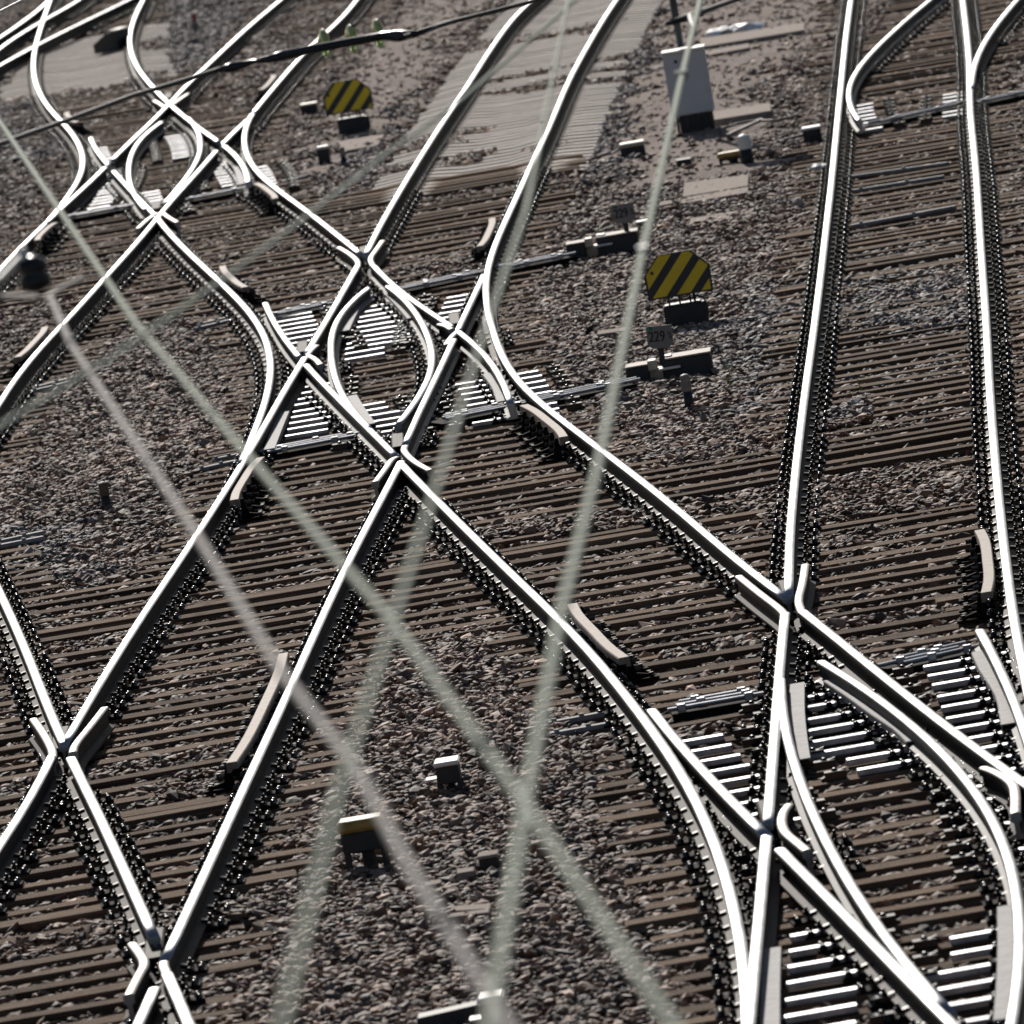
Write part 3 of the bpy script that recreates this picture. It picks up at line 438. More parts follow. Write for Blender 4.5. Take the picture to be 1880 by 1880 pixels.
    'tl_b2': [(-2.422, 129.39), (-2.438, 130.40), (-2.462, 131.41), (-2.492, 132.41), (-2.531, 133.42), (-2.579, 134.43), (-2.635, 135.43), (-2.699, 136.44), (-2.771, 137.45), (-2.798, 137.81)],
    'd3': [(-4.801, 97.58), (-4.713, 100.58), (-4.624, 103.58), (-4.597, 104.58), (-4.565, 105.58), (-4.527, 106.58), (-4.484, 107.58), (-4.436, 108.58), (-4.383, 109.58), (-4.326, 110.58), (-4.266, 111.58), (-4.206, 112.58), (-4.147, 113.59), (-4.090, 114.59), (-4.034, 115.59), (-3.978, 116.59), (-3.923, 117.59), (-3.867, 118.59), (-3.811, 119.59), (-3.755, 120.59), (-3.700, 121.59), (-3.647, 122.59), (-3.595, 123.59), (-3.546, 124.60), (-3.498, 125.60), (-3.450, 126.60), (-3.400, 127.60), (-3.350, 128.60), (-3.297, 129.60), (-3.242, 130.60), (-3.187, 131.60), (-3.131, 132.60), (-3.076, 133.60), (-3.022, 134.60), (-2.968, 135.61), (-2.914, 136.61), (-2.891, 137.02)],
    'c2': [(-5.377, 118.01), (-5.286, 120.01), (-5.196, 122.01), (-5.152, 123.02), (-5.104, 124.03), (-5.054, 125.04), (-5.000, 126.05), (-4.944, 127.06), (-4.887, 128.07), (-4.828, 129.08), (-4.769, 130.09), (-4.708, 131.10), (-4.647, 132.10), (-4.585, 133.11), (-4.523, 134.12), (-4.463, 135.13), (-4.405, 136.14), (-4.350, 137.15), (-4.326, 137.61)],
    'tl_c2': [(-3.477, 126.37), (-3.553, 127.39), (-3.627, 128.40), (-3.701, 129.41), (-3.773, 130.43), (-3.845, 131.44), (-3.915, 132.45), (-3.985, 133.47), (-4.054, 134.48), (-4.123, 135.49), (-4.192, 136.51)],
    't_dn2': [(2.034, 50.20), (1.889, 52.20), (1.744, 54.20), (1.668, 55.23), (1.593, 56.27), (1.519, 57.31), (1.445, 58.35), (1.370, 59.39), (1.295, 60.43), (1.219, 61.46), (1.182, 61.97)],
    's_dn2': [(0.533, 51.39), (0.640, 53.39), (0.747, 55.39), (0.803, 56.43), (0.858, 57.46), (0.913, 58.49), (0.968, 59.52), (1.023, 60.56), (1.077, 61.59), (1.133, 62.65)],
    'e2': [(-2.470, 62.81), (-2.542, 63.82), (-2.614, 64.82), (-2.686, 65.83), (-2.759, 66.84), (-2.833, 67.84), (-2.907, 68.85), (-2.983, 69.86), (-3.060, 70.86), (-3.137, 71.87), (-3.204, 72.75)],
    'e_l': [(-3.436, 54.84), (-3.576, 56.84), (-3.717, 58.85), (-3.794, 59.97), (-3.972, 62.71), (-4.043, 63.71), (-4.115, 64.72), (-4.187, 65.72), (-4.260, 66.73), (-4.333, 67.73), (-4.408, 68.74), (-4.484, 69.74), (-4.561, 70.75), (-4.638, 71.76), (-4.714, 72.77), (-4.789, 73.77), (-4.862, 74.79), (-4.933, 75.80), (-5.001, 76.80), (-5.069, 77.81), (-5.136, 78.82), (-5.204, 79.82), (-5.273, 80.83), (-5.343, 81.83), (-5.415, 82.84), (-5.488, 83.84), (-5.563, 84.85), (-5.783, 87.85), (-6.003, 90.85)],
}

# ------------------------------------------------------------------ tracks
TRACKS = {}
def track(key, label, rails, blades=()):
    t = thing('railway_track', (0, 0, 0), 0, label, 'railway track', 'tracks of the junction')
    TRACKS[key] = dict(root=t, rails=list(rails), blades=list(blades), sleepers=[], fast=[])
    for k in rails:
        bm = bmesh.new()
        sweep(bm, RL[k], RAIL_PROF, RAIL_MAT)
        obj('rail', bm, None, t, mats=[M['head'], M['rail']])
    for k in blades:
        bm = bmesh.new()
        sweep(bm, RL[k], BLADE_PROF, BLADE_MAT)
        obj('switch_blade', bm, None, t, mats=[M['head'], M['blade']])
    return t

track('T1', 'straight track from the pale sleepers at top centre down to the lower left corner', ['a_up', 'a_mid', 'a_dn', 'a_left', 'b_dn', 'b_end'], ['b_st', 'b_st2'])
track('T2', 'track crossing both diamonds and running down right towards the right-hand junction', ['p_up', 'b_up', 'q_up', 'q_dn'], ['p_dn', 'p_dn2', 'q_st', 'q_st2', 'sl1l', 'sl1r'])
track('T3', 'track at upper left through the farther diamond crossing down to the left edge', ['c', 'c2', 'd', 'd2', 'd3'], ['tl_c', 'tl_c2', 'sl2l', 'sl2r'])
track('T4', 'long track on the right beside the yellow striped sign, ending in the lower right switches', ['r1', 'r2', 's_dn', 's_dn2', 'r_dn', 't_dn', 't_dn2'], ['u_l', 'u_r', 'r3'])
track('T5', 'track cutting across the bottom left corner over the straight track', ['e', 'e2', 'e_dn', 'e_l'])
track('T6', 'track curving out at the top left over light concrete sleepers', ['tl_a', 'tl_b', 'tl_b2'])
track('T7', 'far track crossing the extreme top left corner', ['tt1', 'tt2', 'tt3'])
track('T8', 'branch track curving off to the right at the top right corner', ['r2c'], ['r1c'])

def rail_profile_poly(track_key, key, name='wing_rail'):
    bm = bmesh.new()
    sweep(bm, chaikin(RL[key]), WING_PROF, WING_MAT)
    return obj(name, bm, None, TRACKS[track_key]['root'], mats=[M['wing'], M['rail']])
for k, tk in (('w1l', 'T2'), ('w1r', 'T1'), ('w2l', 'T1'), ('w2r', 'T2'), ('w3l', 'T4'), ('w3r', 'T4'), ('w4l', 'T1'), ('w4r', 'T5'), ('w5l', 'T1'), ('w5r', 'T5'),
              ('w6r', 'T4'), ('w7', 'T4'), ('w8', 'T2'), ('w8b', 'T2'), ('w9', 'T2'), ('w9b', 'T2'), ('w10l', 'T3'), ('w10r', 'T3'), ('w11l', 'T3'), ('w11r', 'T3')):
    rail_profile_poly(tk, k)
# cast crossing blocks between the running rails at each frog
for (x, y), tk, rz in (((-1.08, 116.09), 'T2', 0), ((-0.86, 92.97), 'T2', 0), ((-1.72, 104.74), 'T1', 0), ((-0.23, 104.96), 'T2', 0), ((1.82, 76.04), 'T4', 0),
                       ((-3.34, 74.66), 'T1', 0), ((-2.49, 63.09), 'T1', 0), ((1.20, 64.14), 'T4', 0), ((-3.76, 152.87), 'T3', 0), ((-3.55, 129.56), 'T3', 0)):
    bm = bmesh.new()
    box(bm, (x, y, 0.06), (0.11, 1.3, 0.12), R_(0), 0.01)
    obj('crossing_block', bm, M['guard'] if False else M['rail'], TRACKS[tk]['root'])

# ------------------------------------------------------------------ sleeper rows
ALL = {}
for tk, d in TRACKS.items():
    for k in d['rails'] + d['blades']: ALL[k] = (tk, np.array(RL[k]))
def phi_of(y):
    return R_(np.interp(y, (66, 90), (-1.0, 3.1)))
def crossings(y0, phi, keys=None):
    """rails met by the line through (0, y0) along (cos, -sin): list of (s, key, heading)."""
    out = []
    c, s = math.cos(phi), math.sin(phi)
    for k, (tk, P) in ALL.items():
        if keys and k not in keys: continue
        h = P[:, 0] * s + P[:, 1] * c - y0 * c          # signed distance to the line
        for i in np.nonzero(h[:-1] * h[1:] <= 0)[0]:
            if h[i] == h[i + 1]: continue
            f = h[i] / (h[i] - h[i + 1])
            q = P[i] + (P[i + 1] - P[i]) * f
            d = P[i + 1] - P[i]
            out.append((q[0] * c - (q[1] - y0) * s, k, math.atan2(d[0], d[1]), q))
    return sorted(out, key=lambda z: z[0])

SLEEP = []      # (centre x, centre y, length, phi, kind, track)
RIGHT = {'T4', 'T8'}
CONC_Y = 125.1
TLY = (159.9, 177.1)
FAST = []       # (x, y, rail heading, track)
SLIDE = []
def emit(y0, phi, want_right):
    cr = crossings(y0, phi)
    cl = []
    for z in cr:
        if cl and z[0] - cl[-1][-1][0] <= 1.64: cl[-1].append(z)
        else: cl.append([z])
    for g in cl:
        tks = [ALL[z[1]][0] for z in g]
        right = all(t in RIGHT for t in tks)
        if right != want_right: continue
        if tks.count('T7') and len(set(tks)) == 1: continue
        kinds = set(z[1] for z in g)
        tk = max(sorted(set(tks)), key=tks.count)
        if kinds == {'a_up', 'b_up'} and y0 > CONC_Y: continue
        if 'tl_a' in kinds and TLY[0] < y0 < TLY[1]: continue
        s0, s1 = g[0][0] - 0.52 + rng.normal(0, 0.04), g[-1][0] + 0.52 + rng.normal(0, 0.04)
        c, s = math.cos(phi), math.sin(phi)
        m_ = (s0 + s1) / 2
        SLEEP.append((m_ * c, y0 - m_ * s, s1 - s0, phi, 'wood', tk))
        last = -9
        for z in g:
            if z[0] - last < 0.26: 
                last = z[0]; continue
            last = z[0]
            FAST.append((z[3][0], z[3][1], z[2], ALL[z[1]][0], z[1]))
y = 51.0
while y < 196:
    emit(y + rng.normal(0, 0.02), phi_of(y) + rng.normal(0, 0.006), False)
    emit(y + 0.27 + rng.normal(0, 0.02), phi_of(y) + rng.normal(0, 0.006), True)
    y += 0.6
# concrete sleepers square to the local rail
def concrete(key_l, key_r, y0, y1, step, tk):
    A, B = np.array(RL[key_l]), np.array(RL[key_r])
    y = y0
    while y < y1:
        xa, xb = np.interp(y, A[:, 1], A[:, 0]), np.interp(y, B[:, 1], B[:, 0])
        sl = (np.interp(y + 2, A[:, 1], A[:, 0]) - np.interp(y - 2, A[:, 1], A[:, 0])) / 4
        ph = math.atan(sl)
        SLEEP.append(((xa + xb) / 2, y, 2.62 + rng.normal(0, 0.04), ph, 'concrete', tk))
        for key, x in ((key_l, xa), (key_r, xb)):
            FAST.append((x, y - (x - (xa + xb) / 2) * math.tan(ph), ph, tk, key))
        y += step
concrete('a_up', 'b_up', CONC_Y, 172, 0.56, 'T1')
concrete('tl_a', 'tl_b', TLY[0], TLY[1], 0.56, 'T6')

def unit_sleeper(kind):
    bm = bmesh.new()
    if kind == 'wood':
        box(bm, (0, 0, -0.075), (1, 0.225, 0.15), 0, 0.006)
    else:
        st = [(-0.5, -0.03), (-0.36, 0.0), (-0.22, 0.0), (-0.1, -0.035), (0.1, -0.035), (0.22, 0.0), (0.36, 0.0), (0.5, -0.03)]
        rings = []
        for x, z in st:
            rings.append([bm.verts.new((x, -0.145, -0.2)), bm.verts.new((x, -0.115, z)), bm.verts.new((x, 0.115, z)), bm.verts.new((x, 0.145, -0.2))])
        for a, c in zip(rings, rings[1:]):
            for k in range(3): bm.faces.new((a[k], c[k], c[k + 1], a[k + 1]))
        bm.faces.new(rings[0]); bm.faces.new(rings[-1][::-1])
    bmesh.ops.recalc_face_normals(bm, faces=bm.faces)
    me = bpy.data.meshes.new('sleeper')
    bm.to_mesh(me); bm.free()
    me.materials.append(M['wood' if kind == 'wood' else 'concrete'])
    return me
SM = {'wood': unit_sleeper('wood'), 'concrete': unit_sleeper('concrete')}
for x, y, L, ph, kind, tk in SLEEP:
    o = link('sleeper', SM[kind], TRACKS[tk]['root'], (x, y, rng.normal(0, 0.009)), -ph)
    if kind == 'wood': o.rotation_euler[1] = rng.normal(0, 0.004); o.rotation_euler[0] = rng.normal(0, 0.02)
    else: o.location.z = rng.normal(0, 0.0015)
    o.scale = (L, 1 if kind == 'concrete' else rng.uniform(0.86, 1.1), 1)

# ------------------------------------------------------------------ fastenings
def fast_mesh(kind):
    bm = bmesh.new()
    if kind == 'wood':
        box(bm, (0, 0, 0.011), (0.37, 0.165, 0.022))
        n0 = len(bm.faces)
        for s in (-1, 1):
            box(bm, (s * 0.092, 0, 0.034), (0.022, 0.15, 0.028))
            box(bm, (s * 0.066, 0, 0.053), (0.06, 0.06, 0.016), ry=s * 0.2)
            cyl(bm, (s * 0.094, 0, 0.045), (s * 0.094, 0, 0.082), 0.013, n=6)
            cyl(bm, (s * 0.094, 0, 0.055), (s * 0.094, 0, 0.072), 0.022, n=6)
            lathe(bm, [(0.014, 0.0), (0.012, 0.006), (0.006, 0.010), (0.0, 0.011)], (s * 0.094, 0, 0.082), 8)
            for q in (-1, 1):
                cyl(bm, (s * 0.152, q * 0.052, 0.02), (s * 0.152, q * 0.052, 0.036), 0.026, 0.022, n=6)
                lathe(bm, [(0.020, 0.0), (0.018, 0.010), (0.010, 0.016), (0.0, 0.018)], (s * 0.152, q * 0.052, 0.034), 8)
    else:
        box(bm, (0, 0, 0.009), (0.18, 0.15, 0.018))
        n0 = len(bm.faces)
        for s in (-1, 1):
            box(bm, (s * 0.085, 0, 0.03), (0.07, 0.10, 0.016), ry=s * 0.25)
            cyl(bm, (s * 0.10, 0, 0.02), (s * 0.10, 0, 0.06), 0.017, n=6)
    for i, f in enumerate(bm.faces): f.material_index = 0 if i < n0 else 1
    bmesh.ops.recalc_face_normals(bm, faces=bm.faces)
    me = bpy.data.meshes.new('rail_fastening')
    for f in bm.faces: f.smooth = max(v.co.z for v in f.verts) - min(v.co.z for v in f.verts) < 0.013 and f.calc_area() < 2e-4
    bm.to_mesh(me); bm.free()
    me.materials.append(M['plate']); me.materials.append(M['iron'])
    return me
FM = {'wood': fast_mesh('wood'), 'concrete': fast_mesh('concrete')}
byt = {}
for f in FAST:
    conc = (f[4] in ('a_up', 'b_up') and f[1] > CONC_Y) or (f[4] in ('tl_a', 'tl_b') and TLY[0] < f[1] < TLY[1])
    byt.setdefault(f[3], []).append((f[1], f[0], f[2], 'concrete' if conc else 'wood'))
for tk, L in byt.items():
    L.sort()
    root = TRACKS[tk]['root']
    for (y, x, hd, kind) in L[:300]:
        link('rail_fastening', FM[kind], root, (x, y, 0.004), -hd)
    rest = L[300:]
    if rest:
        bm = bmesh.new()
        for (y, x, hd, kind) in rest:
            n = len(bm.verts)
            bm.from_mesh(FM[kind])
            bm.verts.ensure_lookup_table()
            bmesh.ops.transform(bm, matrix=Matrix.Translation((x, y, 0.004)) @ Matrix.Rotation(-hd, 4, 'Z'), verts=bm.verts[n:])
        o = obj('far_rail_fastenings', bm, None, root, mats=[M['plate'], M['iron']])
        o['kind'] = 'stuff'

# ------------------------------------------------------------------ guard rails with their dark brackets
def guard(key, tk, side):
    pts = smooth_pts(RL[key], 0.3)
    bm = bmesh.new()
    sweep(bm, pts, GUARD_PROF if side < 0 else [(-a, b_) for a, b_ in GUARD_PROF][::-1], None)
    root = TRACKS[tk]['root']
    g = obj('guard_rail', bm, M['guard'], root)
    P = np.array(pts)
    d = np.r_[0, np.cumsum(np.linalg.norm(np.diff(P, axis=0), axis=1))]
    s = 0.25
    while s < d[-1]:
        x, y = np.interp(s, d, P[:, 0]), np.interp(s, d, P[:, 1])
        i = min(np.searchsorted(d, s), len(P) - 1)
        t_ = P[i] - P[max(i - 1, 0)]
        hd = math.atan2(t_[0], t_[1]) if t_[1] > 0 else math.atan2(-t_[0], -t_[1])
        link('guard_bracket', GB[side], g, (x, y, 0), -hd)
        s += 0.6
def bracket_mesh(side):
    bm = bmesh.new()
    q = side
    prism(bm, [(q * 0.03, 0.0), (q * 0.22, 0.0), (q * 0.22, 0.03), (q * 0.10, 0.06), (q * 0.07, 0.185), (q * 0.045, 0.185)], -0.018, 0.018, 'y')
    n0 = len(bm.faces)
    box(bm, (q * 0.12, 0, 0.012), (0.24, 0.16, 0.02))
    n1 = len(bm.faces)
    for z, x in ((0.15, 0.09), (0.09, 0.10)):
        cyl(bm, (q * (x - 0.06), 0.0, z), (q * (x + 0.03), 0.0, z), 0.016, n=6)
    for yy in (-0.055, 0.055):
        cyl(bm, (q * 0.19, yy, 0.02), (q * 0.19, yy, 0.055), 0.018, n=6)
    for i_, f in enumerate(bm.faces): f.material_index = 1 if i_ < n1 else 0
    bmesh.ops.recalc_face_normals(bm, faces=bm.faces)
    me = bpy.data.meshes.new('guard_bracket')
    bm.to_mesh(me); bm.free()
    me.materials.append(M['iron']); me.materials.append(M['plate'])
    return me
GB = {-1: bracket_mesh(-1), 1: bracket_mesh(1)}
for k, tk, sd_ in (('g1', 'T2', 1), ('g2', 'T2', -1), ('g3', 'T1', -1), ('g4', 'T1', 1), ('g5', 'T4', -1), ('g6', 'T1', -1), ('g7', 'T2', 1), ('g8', 'T2', -1), ('g9', 'T3', -1), ('g10', 'T6', 1), ('g11', 'T3', -1), ('g12', 'T3', 1)):
    guard(k, tk, sd_)

# ------------------------------------------------------------------ slide plates and cover strips in the switches
SP = bmesh.new()
box(SP, (0, 0, 0.02), (0.46, 0.13, 0.04), 0, 0.006)
sp_me = bpy.data.meshes.new('slide_plate'); SP.to_mesh(sp_me); SP.free(); sp_me.materials.append(M['slide'])
SC = bmesh.new()
box(SC, (0.04, 0, 0.03), (0.13, 0.09, 0.055)); lathe(SC, [(0.02, 0.0), (0.018, 0.010), (0.010, 0.016), (0.0, 0.018)], (0.04, 0, 0.058), 8)
prism(SC, [(-0.03, 0.07), (0.13, 0.02), (0.13, 0.0), (-0.03, 0.0)], -0.015, 0.015, 'y')
sc_me = bpy.data.meshes.new('slide_chair'); SC.to_mesh(sc_me); SC.free(); sc_me.materials.append(M['iron'])
def slides(key, tk, y0, y1, off):
    P = np.array(RL[key])
    root = TRACKS[tk]['root']
    for (x, y, L, ph, kind, t_) in SLEEP:
        c = crossings(y + x * math.tan(ph), ph, {key})
        for z in c:
            if y0 < z[3][1] < y1 and abs(z[3][0] - x) < L / 2 + 0.3:
                link('slide_plate', sp_me, root, (z[3][0] + off, z[3][1], 0.002), -ph).scale = (0.62 if z[3][1] > 112 else 0.85, 0.8, 1)
                sgn = 1 if off > 0 else -1
                if abs(off) > 0.1: o = link('slide_chair', sc_me, root, (z[3][0] + off + sgn * 0.29, z[3][1], 0.002), -ph + (0 if sgn > 0 else math.pi))
SLD = [('u_l', 'T4', 66.7, 69.7, 0.26), ('u_r', 'T4', 66.0, 70.3, -0.24), ('u_r', 'T4', 54.3, 58.7, -0.20),
       ('t_dn', 'T4', 63.7, 69.6, 0.18), ('t_dn2', 'T4', 50, 57.6, 0.28), ('s_dn2', 'T4', 50, 60.0, 0.34), ('r3', 'T4', 55, 70.9, -0.22), ('r3', 'T4', 55, 70.9, 0.22),
       ('b_st', 'T1', 103.8, 108.9, -0.2), ('p_dn2', 'T2', 93.8, 99.0, -0.16), ('p_dn2', 'T2', 93.8, 99.0, 0.22), ('q_st', 'T2', 105.6, 110.2, -0.02), ('q_st', 'T2', 105.6, 110.2, 0.25),
       ('sl1l', 'T2', 93.9, 98.4, 0.18), ('sl1l', 'T2', 102.9, 109.3, 0.30), ('sl1r', 'T2', 104.4, 109.3, -0.28), ('sl1r', 'T2', 93.6, 97.0, -0.25),
       ('q_up', 'T2', 95.9, 101.0, 0.42), ('sl2r', 'T3', 139.2, 144.8, -0.25), ('sl2l', 'T3', 128.4, 133.5, 0.2), ('p_up', 'T2', 131.9, 138.3, -0.3),
       ('tl_c', 'T3', 140.7, 144.6, 0.05), ('tl_b2', 'T6', 129.4, 134.6, 0.2), ('r1c', 'T8', 122.0, 127.0, 0.12), ('r2', 'T4', 121.8, 126.2, -0.2), ('tl_a', 'T6', 131.2, 138.0, 0.4)]
for a in SLD: slides(*a)
def strip(tk, pts):
    bm = bmesh.new()
    sweep(bm, smooth_pts(pts, 0.4), [(-0.05, 0.0), (0.05, 0.0), (0.055, -0.006), (0.055, -0.05), (0.045, -0.05), (0.045, -0.01), (-0.045, -0.01), (-0.05, -0.05)], None, 0.10)
    obj('cover_strip', bm, M['galv'], TRACKS[tk]['root'])
for tk, pts in (('T4', [(1.639, 70.55), (1.571, 68.97), (1.525, 67.52), (1.501, 66.57)]), ('T4', [(1.861, 70.43), (1.960, 69.43), (2.065, 68.23), (2.158, 67.28), (2.200, 66.53)]),
                ('T4', [(2.848, 70.58), (2.839, 69.59), (2.851, 68.07), (2.793, 66.55)]), ('T4', [(2.284, 58.70), (2.216, 57.57), (2.130, 56.24), (2.015, 54.68)]), ('T4', [(0.986, 58.63), (0.928, 57.38), (0.852, 55.59)]),
                ('T2', [(-1.053, 110.04), (-1.185, 108.76), (-1.260, 107.24), (-1.310, 105.99)]), ('T2', [(-0.857, 110.11), (-0.755, 108.44), (-0.677, 107.00), (-0.635, 106.15)]), ('T2', [(0.001, 98.29), (0.063, 96.81), (0.087, 95.18)]),
                ('T2', [(-1.255, 98.44), (-1.179, 96.74), (-1.096, 95.19)]), ('T2', [(-1.874, 97.95), (-1.935, 96.17), (-1.989, 94.45)]), ('T3', [(-2.613, 134.54), (-2.516, 131.00)])):
    strip(tk, pts)

# ------------------------------------------------------------------ point rods and steel bearers lying across the sleepers
def rods(tk, p, q, n=3, gap=0.17, r=0.015, clamps=2):
    p, q = Vector((*p, 0.075)), Vector((*q, 0.075))
    d = (q - p).normalized()
    for k in range(n):
        off = Vector((0, (k - (n - 1) / 2) * gap, 0))
        a, c = p + off + d * rng.uniform(-0.15, 0.15), q + off + d * rng.uniform(-0.15, 0.15)
        bm = bmesh.new()
        cyl(bm, a, c, r, n=8)
        for j in range(clamps):
            m_ = a.lerp(c, (j + rng.uniform(0.2, 0.8)) / clamps)
            box(bm, m_, (0.06, 0.05, 0.05), 0, 0.006)
        obj('point_rod', bm, M['slide'], TRACKS[tk]['root'])
    bm = bmesh.new()
    c = (p + q) / 2
    box(bm, (c.x, c.y, 0.02), ((q - p).length, gap * n * 0.9, 0.05), math.atan2(d.y, d.x))
    obj('rod_trough', bm, M['plate'], TRACKS[tk]['root'])
for tk, p, q, n in (('T2', (1.18, 95.38), (0.39, 95.04), 3), ('T2', (0.20, 94.99), (-0.53, 94.78), 3), ('T2', (-1.23, 94.73), (-2.07, 94.59), 3), ('T1', (1.02, 111.30), (0.36, 111.01), 3), ('T1', (0.03, 110.87), (-0.80, 110.47), 3),
                    ('T2', (-1.50, 110.23), (-2.06, 110.05), 3), ('T3', (-3.94, 131.01), (-4.77, 130.88), 2), ('T3', (-2.53, 130.55), (-3.16, 130.31), 2), ('T4', (5.85, 123.62), (4.74, 122.88), 2), ('T8', (6.67, 123.77), (6.02, 123.35), 2),
                    ('T4', (2.79, 71.21), (2.24, 70.96), 3), ('T4', (1.36, 70.68), (0.80, 70.67), 3)):
    rods(tk, p, q, n)
bearers = [((-0.00, 71.31), (0.37, 71.35)), ((-0.00, 70.69), (0.42, 70.71)), ((-2.85, 110.48), (-2.47, 110.80)), ((-2.83, 110.94), (-2.52, 111.19)), ((-2.63, 94.44), (-2.29, 94.63)), ((-2.50, 95.14), (-2.27, 95.23)),
           ((-4.32, 90.93), (-3.90, 91.13)), ((-4.31, 90.54), (-3.89, 90.64)), ((-4.43, 106.48), (-4.03, 106.88)), ((-4.43, 106.10), (-4.05, 106.40)), ((4.04, 115.87), (5.19, 115.34)), ((4.08, 113.75), (5.05, 113.56)), ((3.84, 109.04), (4.92, 109.21)), ((-2.11, 131.14), (-1.74, 131.59))]
for i, (p, q) in enumerate(bearers):
    p, q = Vector((*p, 0)), Vector((*q, 0))
    d = q - p
    bm = bmesh.new()
    box(bm, (0, 0, 0.022), (d.length, 0.085, 0.036), 0, 0.006)
    for sx in (-0.4, 0.1): cyl(bm, (d.length * sx, 0, 0.03), (d.length * sx, 0, 0.055), 0.02, n=6)
    o = obj('steel_bearer', bm, M['galv'], TRACKS['T4' if p.x > 2.2 else 'T1' if p.x > -1 else 'T3' if p.y > 100 else 'T1']['root'])
    o.location = (p + q) / 2
    o.rotation_euler = (0, 0, math.atan2(d.y, d.x))

# ------------------------------------------------------------------ ground and ballast
def vnoise(x, y, sc, seed):
    x, y = np.asarray(x) / sc, np.asarray(y) / sc
    xi, yi = np.floor(x).astype(np.int64), np.floor(y).astype(np.int64)
    fx, fy = x - xi, y - yi
    fx, fy = fx * fx * (3 - 2 * fx), fy * fy * (3 - 2 * fy)
    def h(a, c):
        n = (a * 374761393 + c * 668265263 + seed * 974711) & 0xffffffff
        n = ((n ^ (n >> 13)) * 1274126177) & 0xffffffff
        return ((n ^ (n >> 16)) & 0xffff) / 65535.0
    return (h(xi, yi) * (1 - fx) + h(xi + 1, yi) * fx) * (1 - fy) + (h(xi, yi + 1) * (1 - fx) + h(xi + 1, yi + 1) * fx) * fy

GX0, GY0, GS = -14.0, 46.0, 0.1
NX, NY = 280, 1560
occ = np.zeros((NY, NX), bool); bed = np.zeros((NY, NX), np.float32); con = np.zeros((NY, NX), np.float32)
gx = GX0 + (np.arange(NX) + 0.5) * GS; gy = GY0 + (np.arange(NY) + 0.5) * GS
for (x, y, L, ph, kind, tk) in SLEEP:
    j0, j1 = max(0, int((y - 1.2 - GY0) / GS)), min(NY, int((y + 1.2 - GY0) / GS))
    i0, i1 = max(0, int((x - L / 2 - 0.2 - GX0) / GS)), min(NX, int((x + L / 2 + 0.2 - GX0) / GS))
    if j1 <= j0 or i1 <= i0: continue
    XX, YY = np.meshgrid(gx[i0:i1] - x, gy[j0:j1] - y)
    u = XX * math.cos(ph) - YY * math.sin(ph); v = XX * math.sin(ph) + YY * math.cos(ph)
    bed[j0:j1, i0:i1][(np.abs(u) < L / 2 - 0.22) & (np.abs(v) < 0.36)] = 1
    if kind == 'concrete': con[j0:j1, i0:i1][(np.abs(u) < L / 2 + 0.02) & (np.abs(v) < 0.36)] = 1
def blur(a, n):
    for _ in range(n):
        a = (np.roll(a, 1, 0) + np.roll(a, -1, 0) + np.roll(a, 1, 1) + np.roll(a, -1, 1) + a * 2) / 6
    return a
bed = blur(bed, 5); con_s = blur(con, 2)
def samp(a, x, y):
    i = np.clip(((x - GX0) / GS).astype(int), 0, NX - 1); j = np.clip(((y - GY0) / GS).astype(int), 0, NY - 1)
    return a[j, i]
def inpoly(x, y, poly):
    r = np.zeros(x.shape, bool)
    n = len(poly)
    for k in range(n):
        (x0, y0), (x1, y1) = poly[k], poly[(k + 1) % n]
        c = ((y0 > y) != (y1 > y)) & (x < (x1 - x0) * (y - y0) / (y1 - y0 + 1e-12) + x0)
        r ^= c
    return r
SAND = [[(-0.68, 165.09), (0.26, 175.75), (1.60, 170.86), (0.49, 158.05), (-0.02, 146.96), (-0.82, 136.07), (-1.44, 131.41), (-1.78, 134.38), (-1.59, 147.78)],
        [(3.50, 162.19), (5.82, 153.80), (5.22, 142.45), (4.01, 135.91), (3.88, 129.35), (3.30, 117.99), (2.52, 120.01), (1.78, 121.96), (1.87, 127.61), (2.69, 142.54)]]
BLUE = [[(0.10, 159.33), (0.57, 157.79), (-0.84, 131.85), (-1.26, 123.29), (-1.70, 124.38), (-1.17, 133.79), (-0.49, 143.30)], [(3.20, 163.26), (3.54, 162.05), (2.52, 139.24), (1.79, 124.80), (1.37, 123.03), (1.31, 126.08)],
        [(-4.44, 184.99), (-2.72, 180.83), (-2.91, 170.90), (-3.68, 158.08), (-4.25, 158.40), (-4.29, 170.52)], [(-7.05, 172.90), (-6.23, 171.93), (-5.50, 155.31), (-4.93, 146.27), (-5.83, 146.37), (-6.23, 147.47)], [(2.36, 102.36), (3.24, 105.92), (2.46, 90.30), (2.02, 94.46)],
        [(3.63, 109.55), (5.07, 107.56), (4.05, 89.23), (2.68, 90.93)], [(-3.36, 87.14), (-4.04, 92.42), (-4.56, 90.97), (-4.15, 86.75)]]
def zones(x, y):
    jx = x + (vnoise(x, y, 0.7, 5) - 0.5) * 0.9; jy = y + (vnoise(x, y, 0.9, 6) - 0.5) * 5
    sand = np.zeros(x.shape, bool); blue = np.zeros(x.shape, bool)
    for p in SAND: sand |= inpoly(jx, jy, p)
    for p in BLUE: blue |= inpoly(jx, jy, p)
    return sand, blue & ~sand
